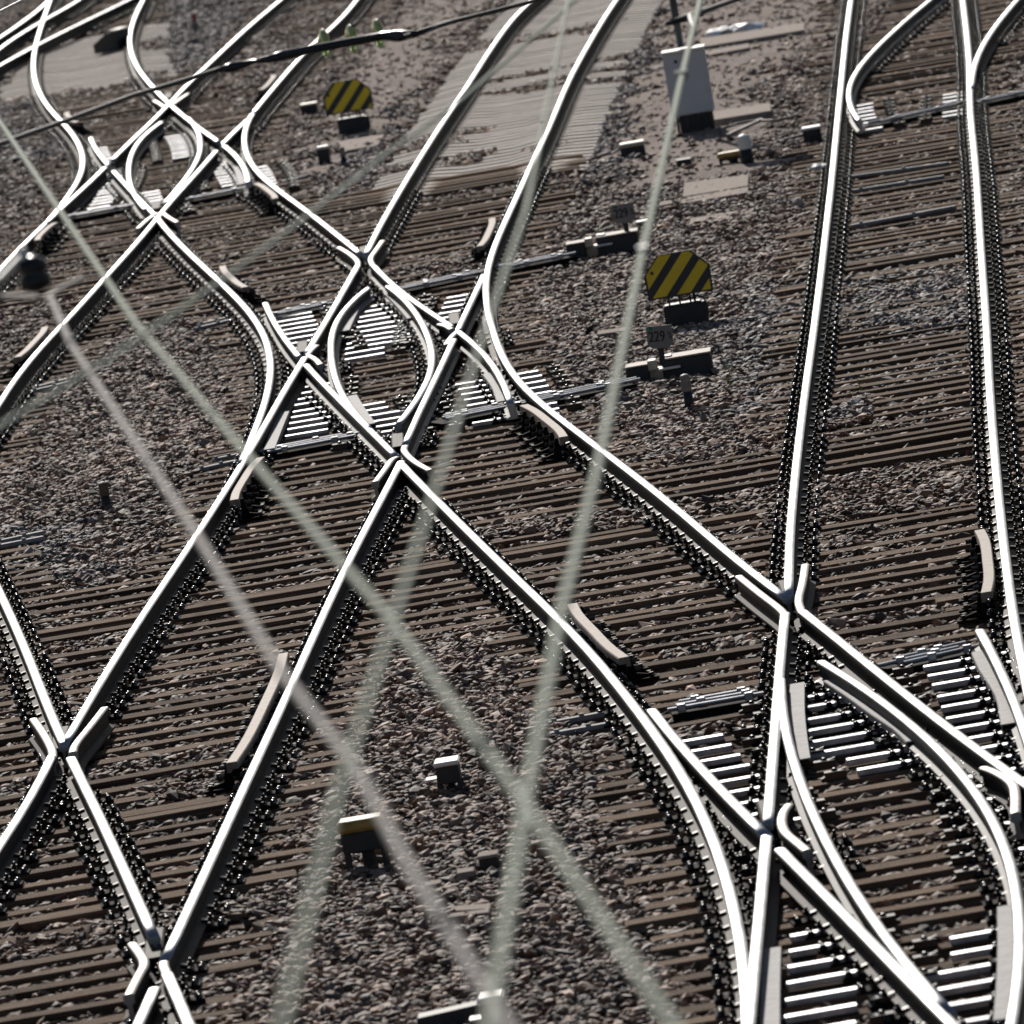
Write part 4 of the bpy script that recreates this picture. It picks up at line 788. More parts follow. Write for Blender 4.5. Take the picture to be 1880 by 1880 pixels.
COVER = [[(-3.64, 155.20), (-2.26, 181.08), (-0.99, 176.53), (-1.84, 158.09), (-2.49, 147.88), (-3.06, 152.13)], [(-7.09, 171.47), (-6.05, 165.26), (-4.85, 146.05), (-4.76, 139.10), (-5.10, 130.95), (-5.63, 126.78)],
         [(5.76, 152.43), (6.54, 149.64), (5.08, 135.08), (4.47, 124.46), (3.30, 117.99), (4.45, 139.60)], [(3.23, 103.12), (4.75, 102.37), (4.41, 95.89), (2.93, 96.65)], [(2.55, 90.13), (3.12, 90.57), (3.03, 88.67), (2.46, 88.25)]]
def clumps(x, y):
    return vnoise(x, y, 0.6, 31) * 0.45 + vnoise(x, y, 2.2, 32) * 0.55 > 0.73
def zground(x, y):
    bd = samp(bed, x, y); cn = samp(con_s, x, y)
    n = vnoise(x, y, 0.5, 1) * 0.6 + vnoise(x, y, 1.7, 2) * 0.4 - 0.5
    cov = np.clip((vnoise(x, y, 2.4, 3) - 0.80) / 0.12, 0, 1)
    for p in COVER: cov = np.maximum(cov, 0.75 * inpoly(x, y, p))
    far = np.clip((y - 108) / 14, 0, 1) * (x < 1.2 + (y - 100) * 0.02)
    zin = -0.044 + 0.024 * n + 0.008 * far + 0.052 * cov * (vnoise(x, y, 0.8, 9) > 0.3)
    zout = -0.015 + 0.07 * n
    zcon = np.where(clumps(x, y), 0.004, -0.14)
    z = zout * (1 - bd) + zin * bd
    return z * (1 - cn) + zcon * cn
def zsimple(x, y):
    return zground(x, y)

xs = np.r_[-400, -150, -60, -30, np.arange(-14, 14.01, 0.25), 30, 60, 150, 400]
ys = np.r_[-300, -60, 0, 30, np.arange(46, 202, 0.3), 215, 240, 300, 450, 900]
XX, YY = np.meshgrid(xs, ys)
inside = (np.abs(XX) <= 14) & (YY >= 46) & (YY <= 201)
ZZ = np.where(inside, zground(XX, YY), -0.03) - 0.035
sa, bl = zones(XX, YY)
sa = np.where(inside, sa, vnoise(XX, YY, 9, 4) > 0.5).astype(np.float32)
sa = np.maximum(sa, samp(con_s, XX, YY) * inside)
ZZ = ZZ + 0.03 * sa * inside * (samp(con_s, XX, YY) < 0.1)
ny, nx = XX.shape
me = bpy.data.meshes.new('ground')
idx = np.arange(nx * ny).reshape(ny, nx)
q = np.stack([idx[:-1, :-1], idx[:-1, 1:], idx[1:, 1:], idx[1:, :-1]], -1).reshape(-1, 4)
me.from_pydata(np.stack([XX, YY, ZZ], -1).reshape(-1, 3).tolist(), [], q.tolist())
a = me.attributes.new('sand', 'FLOAT', 'POINT')
a.data.foreach_set('value', sa.reshape(-1).astype(np.float32))
me.materials.append(M['ground'])
for p in me.polygons: p.use_smooth = True
go = bpy.data.objects.new('ground', me)
COL.objects.link(go)
tag(go, 'dark gravelly ground of the rail yard with sandy patches', kind='structure')

# stones: prototypes stay out of the scene, the ballast object instances them on its points
proto = bpy.data.collections.new('stone_shapes')
for k in range(8):
    bm = bmesh.new()
    bmesh.ops.create_icosphere(bm, subdivisions=1, radius=1.0)
    r2 = random.Random(k)
    for v in bm.verts: v.co *= r2.uniform(0.72, 1.25)
    for _ in range(3):                                    # a few cleaved faces
        nrm = Vector((r2.uniform(-1, 1), r2.uniform(-1, 1), r2.uniform(-1, 1))).normalized()
        for v in bm.verts:
            dd = v.co.dot(nrm)
            if dd > 0.62: v.co -= nrm * (dd - 0.62)
    me = bpy.data.meshes.new('stone')
    bm.to_mesh(me); bm.free()
    me.materials.append(M['stone'])
    proto.objects.link(bpy.data.objects.new('stone', me))

def scatter(name, label, n_per, seed, size, zofs, filt, tints, y0=50, y1=196, near_scale=True):
    g = np.random.default_rng(seed)
    area_max = 0
    ysamp = np.arange(y0, y1, 1.0)
    wid = 0.094 * ysamp + 2.6
    tot = int((wid * n_per(ysamp)).sum())
    pr = wid * n_per(ysamp); pr /= pr.sum()
    Y = g.choice(ysamp, size=tot, p=pr) + g.uniform(0, 1, tot)
    # the strip follows the tilted frame: centre drifts with distance
    X = g.uniform(-0.5, 0.5, tot) * (0.094 * Y + 2.6) + 0.0
    keep = filt(X, Y, g)
    X, Y = X[keep], Y[keep]
    n = len(X)
    Z = zground(X, Y) + zofs(g, n)
    S = size(g, n)
    sa_, bl_ = zones(X, Y)
    cn_ = samp(con_s, X, Y) > 0.5
    base = np.array(tints['brown'])[g.integers(0, len(tints['brown']), n)]
    base[bl_] = np.array(tints['blue'])[g.integers(0, len(tints['blue']), bl_.sum())]
    sd_ = np.array(tints['sand'])[g.integers(0, len(tints['sand']), n)]
    base[sa_] = sd_[sa_]
    if 'con' in tints:
        cc = np.array(tints['con'])[g.integers(0, len(tints['con']), n)]
        base[cn_] = cc[cn_]
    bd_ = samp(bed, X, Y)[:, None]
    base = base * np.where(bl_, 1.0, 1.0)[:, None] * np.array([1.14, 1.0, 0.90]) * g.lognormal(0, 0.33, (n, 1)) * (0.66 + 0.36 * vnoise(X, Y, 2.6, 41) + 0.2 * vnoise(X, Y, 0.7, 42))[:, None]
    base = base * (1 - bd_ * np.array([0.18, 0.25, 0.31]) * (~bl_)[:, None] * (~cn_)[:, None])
    me = bpy.data.meshes.new(name)
    me.vertices.add(n)
    me.vertices.foreach_set('co', np.stack([X, Y, Z], -1).astype(np.float32).reshape(-1))
    def att(nm, typ, field, arr):
        a = me.attributes.new(nm, typ, 'POINT')
        a.data.foreach_set(field, arr.astype(np.float32).reshape(-1))
    att('rot', 'FLOAT_VECTOR', 'vector', np.stack([g.normal(0, 0.3, n), g.normal(0, 0.3, n), g.uniform(0, 6.28, n)], -1))
    att('scl', 'FLOAT_VECTOR', 'vector', np.stack([S * g.uniform(0.85, 1.45, n), S * g.uniform(0.7, 1.15, n), S * g.uniform(0.34, 0.66, n)], -1))
    att('tint', 'FLOAT_COLOR', 'color', np.concatenate([base, np.ones((n, 1))], 1))
    o = bpy.data.objects.new(name, me)
    COL.objects.link(o)
    ng = bpy.data.node_groups.new(name, 'GeometryNodeTree')
    ng.interface.new_socket('Geometry', in_out='INPUT', socket_type='NodeSocketGeometry')
    ng.interface.new_socket('Geometry', in_out='OUTPUT', socket_type='NodeSocketGeometry')
    gi = ng.nodes.new('NodeGroupInput'); gout = ng.nodes.new('NodeGroupOutput')
    ci = ng.nodes.new('GeometryNodeCollectionInfo')
    ci.inputs['Collection'].default_value = proto
    ci.inputs['Separate Children'].default_value = True
    ci.inputs['Reset Children'].default_value = True
    io = ng.nodes.new('GeometryNodeInstanceOnPoints')
    io.inputs['Pick Instance'].default_value = True
    ri = ng.nodes.new('FunctionNodeRandomValue'); ri.data_type = 'INT'
    ri.inputs[4].default_value = 0; ri.inputs[5].default_value = 7
    na = ng.nodes.new('GeometryNodeInputNamedAttribute'); na.data_type = 'FLOAT_VECTOR'; na.inputs[0].default_value = 'rot'
    nb = ng.nodes.new('GeometryNodeInputNamedAttribute'); nb.data_type = 'FLOAT_VECTOR'; nb.inputs[0].default_value = 'scl'
    er = ng.nodes.new('FunctionNodeEulerToRotation')
    mp = ng.nodes.new('GeometryNodeMeshToPoints')
    ng.links.new(gi.outputs[0], mp.inputs['Mesh'])
    ng.links.new(mp.outputs[0], io.inputs['Points'])
    ng.links.new(ci.outputs[0], io.inputs['Instance'])
    ng.links.new(ri.outputs[2], io.inputs['Instance Index'])
    ng.links.new(na.outputs[0], er.inputs[0]); ng.links.new(er.outputs[0], io.inputs['Rotation'])
    ng.links.new(nb.outputs[0], io.inputs['Scale'])
    ng.links.new(io.outputs[0], gout.inputs[0])
    md = o.modifiers.new('stones', 'NODES')
    md.node_group = ng
    tag(o, label, kind='stuff')
    print(name, n)
    return o

SL = [(x, y, L, ph) for (x, y, L, ph, k, t_) in SLEEP]
occ_s = np.zeros((NY * 2, NX * 2), bool)
hx = GX0 + (np.arange(NX * 2) + 0.5) * 0.05; hy = GY0 + (np.arange(NY * 2) + 0.5) * 0.05
for (x, y, L, ph) in SL:
    j0, j1 = max(0, int((y - 0.8 - GY0) / 0.05)), min(NY * 2, int((y + 0.8 - GY0) / 0.05))
    i0, i1 = max(0, int((x - L / 2 - 0.2 - GX0) / 0.05)), min(NX * 2, int((x + L / 2 + 0.2 - GX0) / 0.05))
    if j1 <= j0 or i1 <= i0: continue
    A_, B_ = np.meshgrid(hx[i0:i1] - x, hy[j0:j1] - y)
    u = A_ * math.cos(ph) - B_ * math.sin(ph); v = A_ * math.sin(ph) + B_ * math.cos(ph)
    occ_s[j0:j1, i0:i1][(np.abs(u) < L / 2) & (np.abs(v) < 0.13)] = True
def on_sleeper(x, y):
    i = np.clip(((x - GX0) / 0.05).astype(int), 0, NX * 2 - 1); j = np.clip(((y - GY0) / 0.05).astype(int), 0, NY * 2 - 1)
    return occ_s[j, i]
TINT = dict(brown=[(0.20, 0.150, 0.118), (0.15, 0.120, 0.105), (0.27, 0.200, 0.158), (0.11, 0.095, 0.088), (0.34, 0.265, 0.215), (0.18, 0.130, 0.112), (0.09, 0.085, 0.085)],
            blue=[(0.17, 0.17, 0.185), (0.13, 0.13, 0.145), (0.24, 0.235, 0.245), (0.18, 0.15, 0.135), (0.10, 0.10, 0.11)],
            sand=[(0.26, 0.21, 0.18), (0.19, 0.155, 0.135)], con=[(0.42, 0.375, 0.335), (0.36, 0.32, 0.29), (0.14, 0.13, 0.125)])
def f_main(x, y, g):
    sa_, bl_ = zones(x, y)
    z = zground(x, y)
    on = on_sleeper(x, y) & (z < -0.010)
    r = g.uniform(0, 1, len(x))
    return ~on & ~(sa_ & (r > 0.12)) & ~((samp(con_s, x, y) > 0.5) & ~clumps(x, y) & (r > 0.2))
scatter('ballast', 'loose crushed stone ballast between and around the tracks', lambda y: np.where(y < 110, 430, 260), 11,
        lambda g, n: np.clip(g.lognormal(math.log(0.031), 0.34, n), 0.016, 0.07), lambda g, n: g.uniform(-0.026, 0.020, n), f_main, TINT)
def f_stray(x, y, g):
    return on_sleeper(x, y) & (samp(con, x, y) < 0.5) & (vnoise(x, y, 0.9, 21) > 0.5)
scatter('stray_stones', 'stray ballast stones lying on the wooden sleepers', lambda y: np.where(y < 110, 22, 16), 12,
        lambda g, n: np.clip(g.lognormal(math.log(0.026), 0.3, n), 0.014, 0.05), lambda g, n: 0.0 * g.uniform(0, 1, n), lambda x, y, g: f_stray(x, y, g), TINT) if False else None

# ------------------------------------------------------------------ signs
HEXA = [(-0.33, 0.0), (0.33, 0.0), (0.335, 0.265), (0.16, 0.44), (-0.17, 0.44), (-0.335, 0.255)]
def clip_poly(poly, a, b_, c):
    """keep the half plane a*x + b*y <= c"""
    out = []
    for i in range(len(poly)):
        p, q = poly[i], poly[(i + 1) % len(poly)]
        dp, dq = a * p[0] + b_ * p[1] - c, a * q[0] + b_ * q[1] - c
        if dp <= 0: out.append(p)
        if dp * dq < 0:
            f = dp / (dp - dq)
            out.append((p[0] + (q[0] - p[0]) * f, p[1] + (q[1] - p[1]) * f))
    return out
def hazard_sign(loc, rz, sc, label, shift):
    r = thing('hazard_sign', loc, rz, label, 'sign', 'yellow and black striped signs beside the tracks')
    bm = bmesh.new()
    box(bm, (0, 0.02, 0.10), (0.37, 0.24, 0.24), 0, 0.02)
    cyl(bm, (0.16, 0.02, 0.02), (0.16, 0.02, 0.205), 0.06, n=12)
    obj('base_block', bm, M['body'], r)
    bm = bmesh.new()
    for x in (-0.12, -0.02, 0.08): cyl(bm, (x, -0.03, 0.2), (x, -0.03, 0.36), 0.010, n=6)
    cyl(bm, (-0.14, -0.03, 0.25), (0.14, -0.03, 0.25), 0.010, n=6)
    cyl(bm, (0.12, -0.04, 0.2), (0.12, -0.04, 0.3), 0.014, n=6)
    tube(bm, [(0.14, -0.05, 0.27), (0.2, -0.06, 0.25), (0.225, -0.06, 0.17), (0.22, -0.05, 0.06)], 0.008, 6)
    obj('bracket', bm, M['iron'], r)
    z0 = 0.29
    pl = [(x * sc, z0 + z * sc) for x, z in HEXA]
    bm = bmesh.new()
    prism(bm, pl, -0.055, -0.043, 'y')
    obj('sign_plate', bm, M['navy'], r)
    ins = [(x * sc * 0.93, z0 + 0.016 + z * sc * 0.935) for x, z in HEXA]
    s2 = math.sqrt(0.5)
    for k in range(-2, 4):
        lo = shift + k * 0.262 * sc
        hi = lo + 0.148 * sc
        p = clip_poly(ins, s2 * 1.06, -s2 * 0.94, (hi - 0.33 * sc) * s2 - z0 * s2 * 0.94)
        p = clip_poly(p, -s2 * 1.06, s2 * 0.94, -(lo - 0.33 * sc) * s2 + z0 * s2 * 0.94) if len(p) > 2 else p
        if len(p) > 2:
            bm = bmesh.new()
            prism(bm, p, -0.058, -0.052, 'y')
            obj('stripe', bm, M['yellow'], r)
    bm = bmesh.new()
    cyl(bm, (-0.25 * sc, -0.06, z0 + 0.27 * sc), (-0.25 * sc, -0.066, z0 + 0.27 * sc), 0.016, n=8)
    cyl(bm, (0.22 * sc, -0.06, z0 + 0.33 * sc), (0.22 * sc, -0.066, z0 + 0.33 * sc), 0.016, n=8)
    obj('bolt_head', bm, M['iron'], r)
    return r
hazard_sign((1.896, 101.126, -0.020), R_(-2), 0.93, 'yellow and black striped hexagonal sign beside the right-hand track', 0.012)
hazard_sign((-1.162, 138.916, -0.020), R_(-2), 0.93, 'farther striped hexagonal sign near the top, left of the pale sleepers', 0.05)

def text_mesh(body, size, m, parent, loc, rot, sx=1.0, name='lettering'):
    cu = bpy.data.curves.new(name, 'FONT')
    cu.body = body
    cu.size = size
    cu.extrude = 0.0012
    cu.align_x = 'CENTER'
    tmp = bpy.data.objects.new('lettering_source', cu)
    COL.objects.link(tmp)
    dg = bpy.context.evaluated_depsgraph_get()
    me = bpy.data.meshes.new_from_object(tmp.evaluated_get(dg))
    bpy.data.objects.remove(tmp)
    me.materials.clear(); me.materials.append(m)
    o = link(name, me, parent)
    o.location = loc; o.rotation_euler = rot; o.scale = (sx, 1, 1)
    return o
def number_sign(loc, rz, tilt, post, label):
    r = thing('number_sign', loc, rz, label, 'number sign', 'number plates of the switch machines')
    r.rotation_euler = (0, tilt, rz)
    bm = bmesh.new()
    box(bm, (0, 0, post / 2), (0.05, 0.012, post))
    obj('post', bm, M['machine'], r)
    bm = bmesh.new()
    z = post - 0.03
    prism(bm, [(-0.07, z), (0.07, z), (0.115, z + 0.035), (0.115, z + 0.2), (-0.105, z + 0.2), (-0.115, z + 0.19), (-0.115, z + 0.035)], -0.02, -0.012, 'y')
    obj('number_plate', bm, M['signgrey'], r)
    for dx in (-0.0022, 0.0022): text_mesh('229', 0.132, M['ink'], r, (-0.026 + dx, -0.0212 - abs(dx + 0.0022) * 0.1, z + 0.062), (R_(90), 0, 0), 0.74)
    text_mesh('%', 0.098, M['ink'], r, (0.088, -0.0212, z + 0.075), (R_(90), 0, 0), 0.6)
    bm = bmesh.new()
    box(bm, (-0.075, -0.0215, z + 0.18), (0.036, 0.003, 0.026))
    obj('sticker', bm, M['green'], r)
    return r
number_sign((1.526, 95.423, 0.140), R_(-3), R_(4), 0.19, 'grey 229% number plate in front of the striped hexagonal sign')
number_sign((1.652, 111.455, 0.140), R_(-3), R_(0), 0.16, 'farther 229% number plate rising behind its dark machine box')

# ------------------------------------------------------------------ switch machines
def machine(loc, rz, L, label):
    r = thing('switch_machine', loc, rz, label, 'switch machine', 'switch machines beside the diamond crossing')
    h = L / 2
    bm = bmesh.new(); box(bm, (-h * 0.72, 0, 0.075), (h * 0.52, 0.34, 0.17), 0, 0.012); obj('drive_box', bm, M['machine'], r)
    bm = bmesh.new(); box(bm, (h * 0.42, 0, 0.085), (h * 1.12, 0.40, 0.19), 0, 0.012); obj('motor_box', bm, M['machine'], r)
    bm = bmesh.new(); box(bm, (-h * 0.72, 0, 0.166), (h * 0.54, 0.36, 0.014), 0, 0.004); obj('lid', bm, M['mlid'], r)
    bm = bmesh.new(); box(bm, (h * 0.42, 0, 0.188), (h * 1.15, 0.42, 0.016), 0, 0.004); obj('lid', bm, M['mlid'], r)
    bm = bmesh.new()
    box(bm, (-h * 0.36, -0.06, 0.15), (0.08, 0.22, 0.09), 0, 0.008); box(bm, (-h * 0.02, -0.02, 0.17), (0.10, 0.2, 0.08), 0, 0.008)
    box(bm, (-h * 0.2, 0.0, 0.06), (h * 0.5, 0.2, 0.10))
    obj('coupling', bm, M['beige'], r)
    bm = bmesh.new(); box(bm, (h * 0.02, -0.24, 0.11), (0.2, 0.06, 0.02), 0, 0.006); obj('cover_flap', bm, M['white'], r)
    return r
machine((1.586, 95.804, -0.010), R_(-3), 0.78, 'dark switch machine box under the nearer 229% number plate')
machine((1.389, 111.489, -0.010), R_(-3), 0.76, 'dark switch machine box under the farther 229% number plate')

# ------------------------------------------------------------------ marker posts
def stake(loc, h, r_, m1, m2, label, lean=0.0):
    r = thing('marker_post', loc, 0, label, 'marker post', 'short marker posts in the ballast')
    r.rotation_euler = (0, lean, 0)
    bm = bmesh.new(); cyl(bm, (0, 0, -0.05), (0, 0, h * 0.52), r_ * 0.97, n=14); obj('lower_post', bm, m2, r, True)
    bm = bmesh.new(); lathe(bm, [(r_, h * 0.5), (r_, h - r_ * 0.5), (r_ * 0.85, h - r_ * 0.2), (r_ * 0.45, h), (0, h + r_ * 0.06)], n=14); obj('cap', bm, m1, r)
stake((-3.403, 92.699, -0.020), 0.24, 0.042, M['stake'], M['body'], 'short rusty round-topped post alone in the gravel at left')
stake((1.650, 92.665, -0.020), 0.30, 0.042, M['stakeg'], M['body'], 'grey round-topped post in front of the nearer switch machine')
stake((-1.290, 132.850, -0.020), 0.24, 0.034, M['stakeg'], M['body'], 'small post with a bright top beside the farther striped sign')
stake((-3.631, 172.848, -0.020), 0.28, 0.035, M['rust'], M['stakeg'], 'small red and white post at the top left gravel')
stake((3.255, 121.189, -0.020), 0.33, 0.075, M['white'], M['body'], 'thick black post with a white cap beside the ochre box')

# ------------------------------------------------------------------ small boxes on legs, cable boxes
def junction_box(loc, rz, w, d, h, lid_m, lid_h, label, legs=True, ear=False):
    r = thing('junction_box', loc, rz, label, 'junction box', 'small trackside junction boxes')
    hb = h - lid_h
    z0 = h * 0.4 if legs else -0.03
    bm = bmesh.new(); box(bm, (0, 0, (z0 + hb) / 2), (w * 0.96, d * 0.96, hb - z0), 0, 0.006); obj('body', bm, M['body'], r)
    bm = bmesh.new(); box(bm, (0, 0, hb + lid_h / 2), (w * 1.06, d * 1.06, lid_h), 0, min(0.02, lid_h * 0.35)); obj('lid', bm, lid_m, r)
    if legs:
        for x in (-1, 1):
            for y_ in (-1, 1):
                bm = bmesh.new(); box(bm, (x * w * 0.42, y_ * d * 0.4, z0 / 2 - 0.02), (0.03, 0.03, z0 + 0.05)); obj('leg', bm, M['body'], r)
        bm = bmesh.new(); cyl(bm, (w * 0.05, 0, -0.04), (w * 0.05, 0, z0), w * 0.16, n=10); obj('cable_entry', bm, M['body'], r)
    if ear:
        bm = bmesh.new(); box(bm, (-w * 0.72, 0, h * 0.55), (w * 0.45, 0.14, 0.012)); cyl(bm, (-w * 0.7, 0, h * 0.55 + 0.007), (-w * 0.7, 0, h * 0.55 + 0.011), 0.014, n=8); obj('side_plate', bm, M['white'], r)
    return r
junction_box((-0.681, 68.784, -0.030), R_(-3), 0.155, 0.24, 0.24, M['white'], 0.03, 'small dark box with a white lid standing in the middle gravel', ear=True)
junction_box((-0.554, 57.808, -0.030), R_(-3), 0.14, 0.24, 0.26, M['white'], 0.035, 'dark box with a white lid cut by the bottom edge of the photo', ear=True)
junction_box((-1.230, 65.844, -0.030), R_(-3), 0.27, 0.22, 0.33, M['ylid'], 0.075, 'dark box with an ochre lid at the bottom, left of the white-lidded box')
junction_box((3.101, 121.565, -0.030), R_(-3), 0.31, 0.2, 0.15, M['ylid'], 0.06, 'low ochre-topped box beside the thick black post')
junction_box((2.093, 125.740, -0.030), R_(-3), 0.29, 0.3, 0.17, M['beige'], 0.05, 'box with a beige lid on sand right of the pale sleepers', legs=False)
junction_box((-1.535, 134.184, -0.030), R_(-3), 0.15, 0.2, 0.22, M['white'], 0.035, 'small box with a white lid left of the farther striped sign', legs=False)
junction_box((-1.739, 144.723, -0.030), R_(-3), 0.23, 0.25, 0.17, M['beige'], 0.03, 'low box with a light lid near the bend of the upper rail', legs=False)
junction_box((4.064, 122.642, -0.030), R_(-3), 0.21, 0.28, 0.20, M['white'], 0.03, 'black cable box with a pale lid against the right-hand track', legs=False)
junction_box((1.875, 114.266, -0.030), R_(-3), 0.13, 0.2, 0.09, M['white'], 0.02, 'tiny box with a white lid right of the farther number plate', legs=False)
junction_box((-0.491, 64.606, -0.030), R_(-3), 0.12, 0.2, 0.14, M['slab'], 0.02, 'small dark box in gravel right of the ochre-lidded box', legs=False)
junction_box((2.583, 122.565, -0.030), R_(-3), 0.17, 0.2, 0.09, M['machine'], 0.02, 'small dark block on sand below the grey cabinet', legs=False)

# ------------------------------------------------------------------ grey cabinet with its signal mast
cx_, cy_, _ = (2.911, 128.034, 0.000)
r = thing('equipment_cabinet', (cx_, cy_, -0.02), R_(-4), 'tall light grey equipment cabinet at top right of the pale sleepers', 'cabinet')
bm = bmesh.new(); box(bm, (0, 0, 0.59), (0.50, 0.34, 0.74), 0, 0.012); obj('body', bm, M['grey_cabinet'], r)
bm = bmesh.new(); box(bm, (0, 0, 0.975), (0.52, 0.42, 0.03), 0, 0.008); obj('lid', bm, M['white'], r)  # whiter than the body: the sunlit top face is put into the colour
bm = bmesh.new(); box(bm, (0.02, 0.02, 0.10), (0.40, 0.28, 0.26), 0, 0.02); obj('plinth', bm, M['body'], r)
for x in (-0.2, -0.08, 0.06, 0.19):
    bm = bmesh.new(); box(bm, (x, -0.12, 0.11), (0.03, 0.03, 0.25)); obj('leg', bm, M['iron'], r)
bm = bmesh.new(); cyl(bm, (-0.10, -0.172, 0.86), (-0.10, -0.178, 0.86), 0.02, n=10); obj('lock', bm, M['ink'], r)
r = thing('signal_mast', (cx_ - 0.02, cy_ - 0.03, 0.97), 0, 'dark blue-grey mast rising out of the grey cabinet', 'mast')
bm = bmesh.new(); cyl(bm, (0, 0, 0.021), (0, 0, 3.6), 0.042, n=14); obj('pole', bm, M['mast'], r, True)
bm = bmesh.new(); prism(bm, [(-0.28, 3.0), (0.28, 3.0), (0.28, 3.8), (0.14, 3.95), (-0.14, 3.95), (-0.28, 3.8)], -0.10, -0.06, 'y'); obj('signal_board', bm, M['navy'], r)
bm = bmesh.new()
for z in (3.25, 3.5, 3.75): cyl(bm, (0, -0.10, z), (0, -0.24, z), 0.085, n=14)
obj('signal_lamp', bm, M['black'], r)

# ------------------------------------------------------------------ concrete lids and slabs lying about (corner points on the ground)
def slab(name, label, corners, th, m, grp=None, z=0.0, tilt=0):
    cx0 = sum(p[0] for p in corners) / 4; cy0 = sum(p[1] for p in corners) / 4
    bm = bmesh.new()
    prism(bm, [(p[0] - cx0, p[1] - cy0) for p in corners], -th, 0.0)
    bmesh.ops.bevel(bm, geom=list(bm.edges), offset=0.006, segments=1, affect='EDGES')
    o = obj(name, bm, m)
    o.location = (cx0, cy0, z + th - 0.03)
    tag(o, label, 'concrete slab', grp)
    return o
GRP = 'concrete cable trough lids'
slab('trough_lid', 'rear one of the two long pale lids side by side left of the right-hand track', [(2.39, 117.13), (3.10, 117.05), (3.18, 118.74), (2.48, 119.20)], 0.06, M['slab'], GRP)
slab('trough_lid', 'front one of the two long pale lids side by side left of the right-hand track', [(2.34, 116.13), (3.07, 116.09), (3.10, 116.89), (2.38, 116.99)], 0.06, M['slab'], GRP)
slab('trough_lid', 'single pale lid in gravel between the paired lids and the striped sign', [(2.31, 112.86), (3.04, 113.02), (3.07, 113.87), (2.37, 113.94)], 0.05, M['slab'], GRP)
slab('trough_lid', 'thick pale lid lying right of the grey cabinet', [(3.14, 128.35), (3.82, 128.22), (3.87, 129.72), (3.18, 129.84)], 0.09, M['slab'], GRP)
slab('trough_lid', 'long pale lid at the top right beneath the crumpled foil', [(3.50, 143.67), (4.89, 143.53), (4.96, 145.27), (3.56, 145.66)], 0.07, M['slab'], GRP)
slab('trough_lid', 'short narrow lid just in front of the long lid beneath the foil', [(3.45, 141.97), (4.09, 142.06), (4.12, 143.03), (3.49, 143.05)], 0.05, M['slab'], GRP)
slab('trough_lid', 'pale lid lying in front of the farther striped sign', [(-1.28, 135.04), (-0.86, 135.10), (-0.77, 137.06), (-1.37, 137.16)], 0.06, M['slab'], GRP)
slab('trough_lid', 'rear one of two short lids in the bottom middle gravel', [(-0.75, 62.98), (-0.52, 62.79), (-0.51, 63.02), (-0.76, 63.22)], 0.05, M['slab'], GRP)
slab('trough_lid', 'front one of two short lids in the bottom middle gravel', [(-0.78, 62.58), (-0.53, 62.50), (-0.52, 62.65), (-0.75, 62.74)], 0.07, M['slab'], GRP)
slab('concrete_block', 'small flat block beside the ochre-lidded box in the bottom gravel', [(-0.89, 64.30), (-0.79, 64.32), (-0.79, 64.50), (-0.89, 64.48)], 0.05, M['slab'], GRP)
slab('concrete_block', 'small dark-fronted block between the ochre box and the two short lids', [(-0.69, 64.30), (-0.59, 64.30), (-0.58, 64.48), (-0.69, 64.52)], 0.09, M['slab'], GRP)
slab('concrete_block', 'flat block left of the nearer number plate', [(1.06, 101.27), (1.34, 101.19), (1.35, 101.56), (1.08, 101.68)], 0.06, M['slab'], GRP)
slab('concrete_block', 'brownish block between the tiny white box and the paired lids', [(2.10, 115.96), (2.25, 116.01), (2.26, 116.49), (2.12, 116.51)], 0.09, M['slab'], GRP)
slab('concrete_block', 'dark long block at the very bottom edge of the gravel', [(-0.98, 58.49), (-0.64, 58.62), (-0.64, 58.78), (-0.97, 58.68)], 0.10, M['machine'], GRP)
# wedge at the top left
x, y, _ = (-4.916, 170.605, 0.000)
r = thing('stop_wedge', (x, y, 0), R_(-20), 'brown wedge-shaped block with a pale end by the top left track', 'wedge')
bm = bmesh.new(); prism(bm, [(-0.2, 0), (0.2, 0), (0.2, 0.30), (0.06, 0.30), (-0.2, 0.14)], -0.3, 0.3, 'y'); obj('block', bm, M['machine'], r)
bm = bmesh.new(); box(bm, (0.17, -0.05, 0.315), (0.16, 0.5, 0.028), 0, 0.006); obj('top_plate', bm, M['beige'], r)

# ------------------------------------------------------------------ cables, litter, weeds, odd stones
def cord(label, pts, r_):
    bm = bmesh.new()
    p3 = [(*p, 0.03) for p in smooth_pts(pts, 0.3)]
    tube(bm, p3, r_, 6)
    tag(obj('cable', bm, M['cord'], None, True), label, 'cable', 'cables lying on the gravel')
cord('cable trailing left from the black cable box at the right-hand track', [(4.00, 123.55), (3.76, 123.21), (3.59, 122.89), (3.43, 123.01), (3.32, 123.23)], 0.02)
cord('upper cable running in front of the thick lid by the grey cabinet', [(4.03, 126.88), (3.78, 126.84), (3.61, 127.34), (3.38, 127.34), (3.21, 127.00)], 0.018)
cord('lower cable slanting behind the white-capped post', [(3.67, 127.36), (3.48, 126.64), (3.30, 126.01), (3.19, 125.60)], 0.022)
def crumple(name, label, cat, loc, s, m, seed, rz=0):
    bm = bmesh.new()
    bmesh.ops.create_icosphere(bm, subdivisions=2, radius=1.0)
    r2 = random.Random(seed)
    for v in bm.verts:
        v.co *= r2.uniform(0.6, 1.2)
        v.co = Vector((v.co.x * s[0], v.co.y * s[1], max(v.co.z, -0.3) * s[2]))
    o = obj(name, bm, m)
    o.location = loc
    o.rotation_euler = (0, 0, rz)
    return tag(o, label, cat)
crumple('plastic_scrap', 'white plastic scrap lying against the right-hand rail', 'litter', (3.916, 117.905, 0.030), (0.11, 0.10, 0.05), M['plastic'], 3)
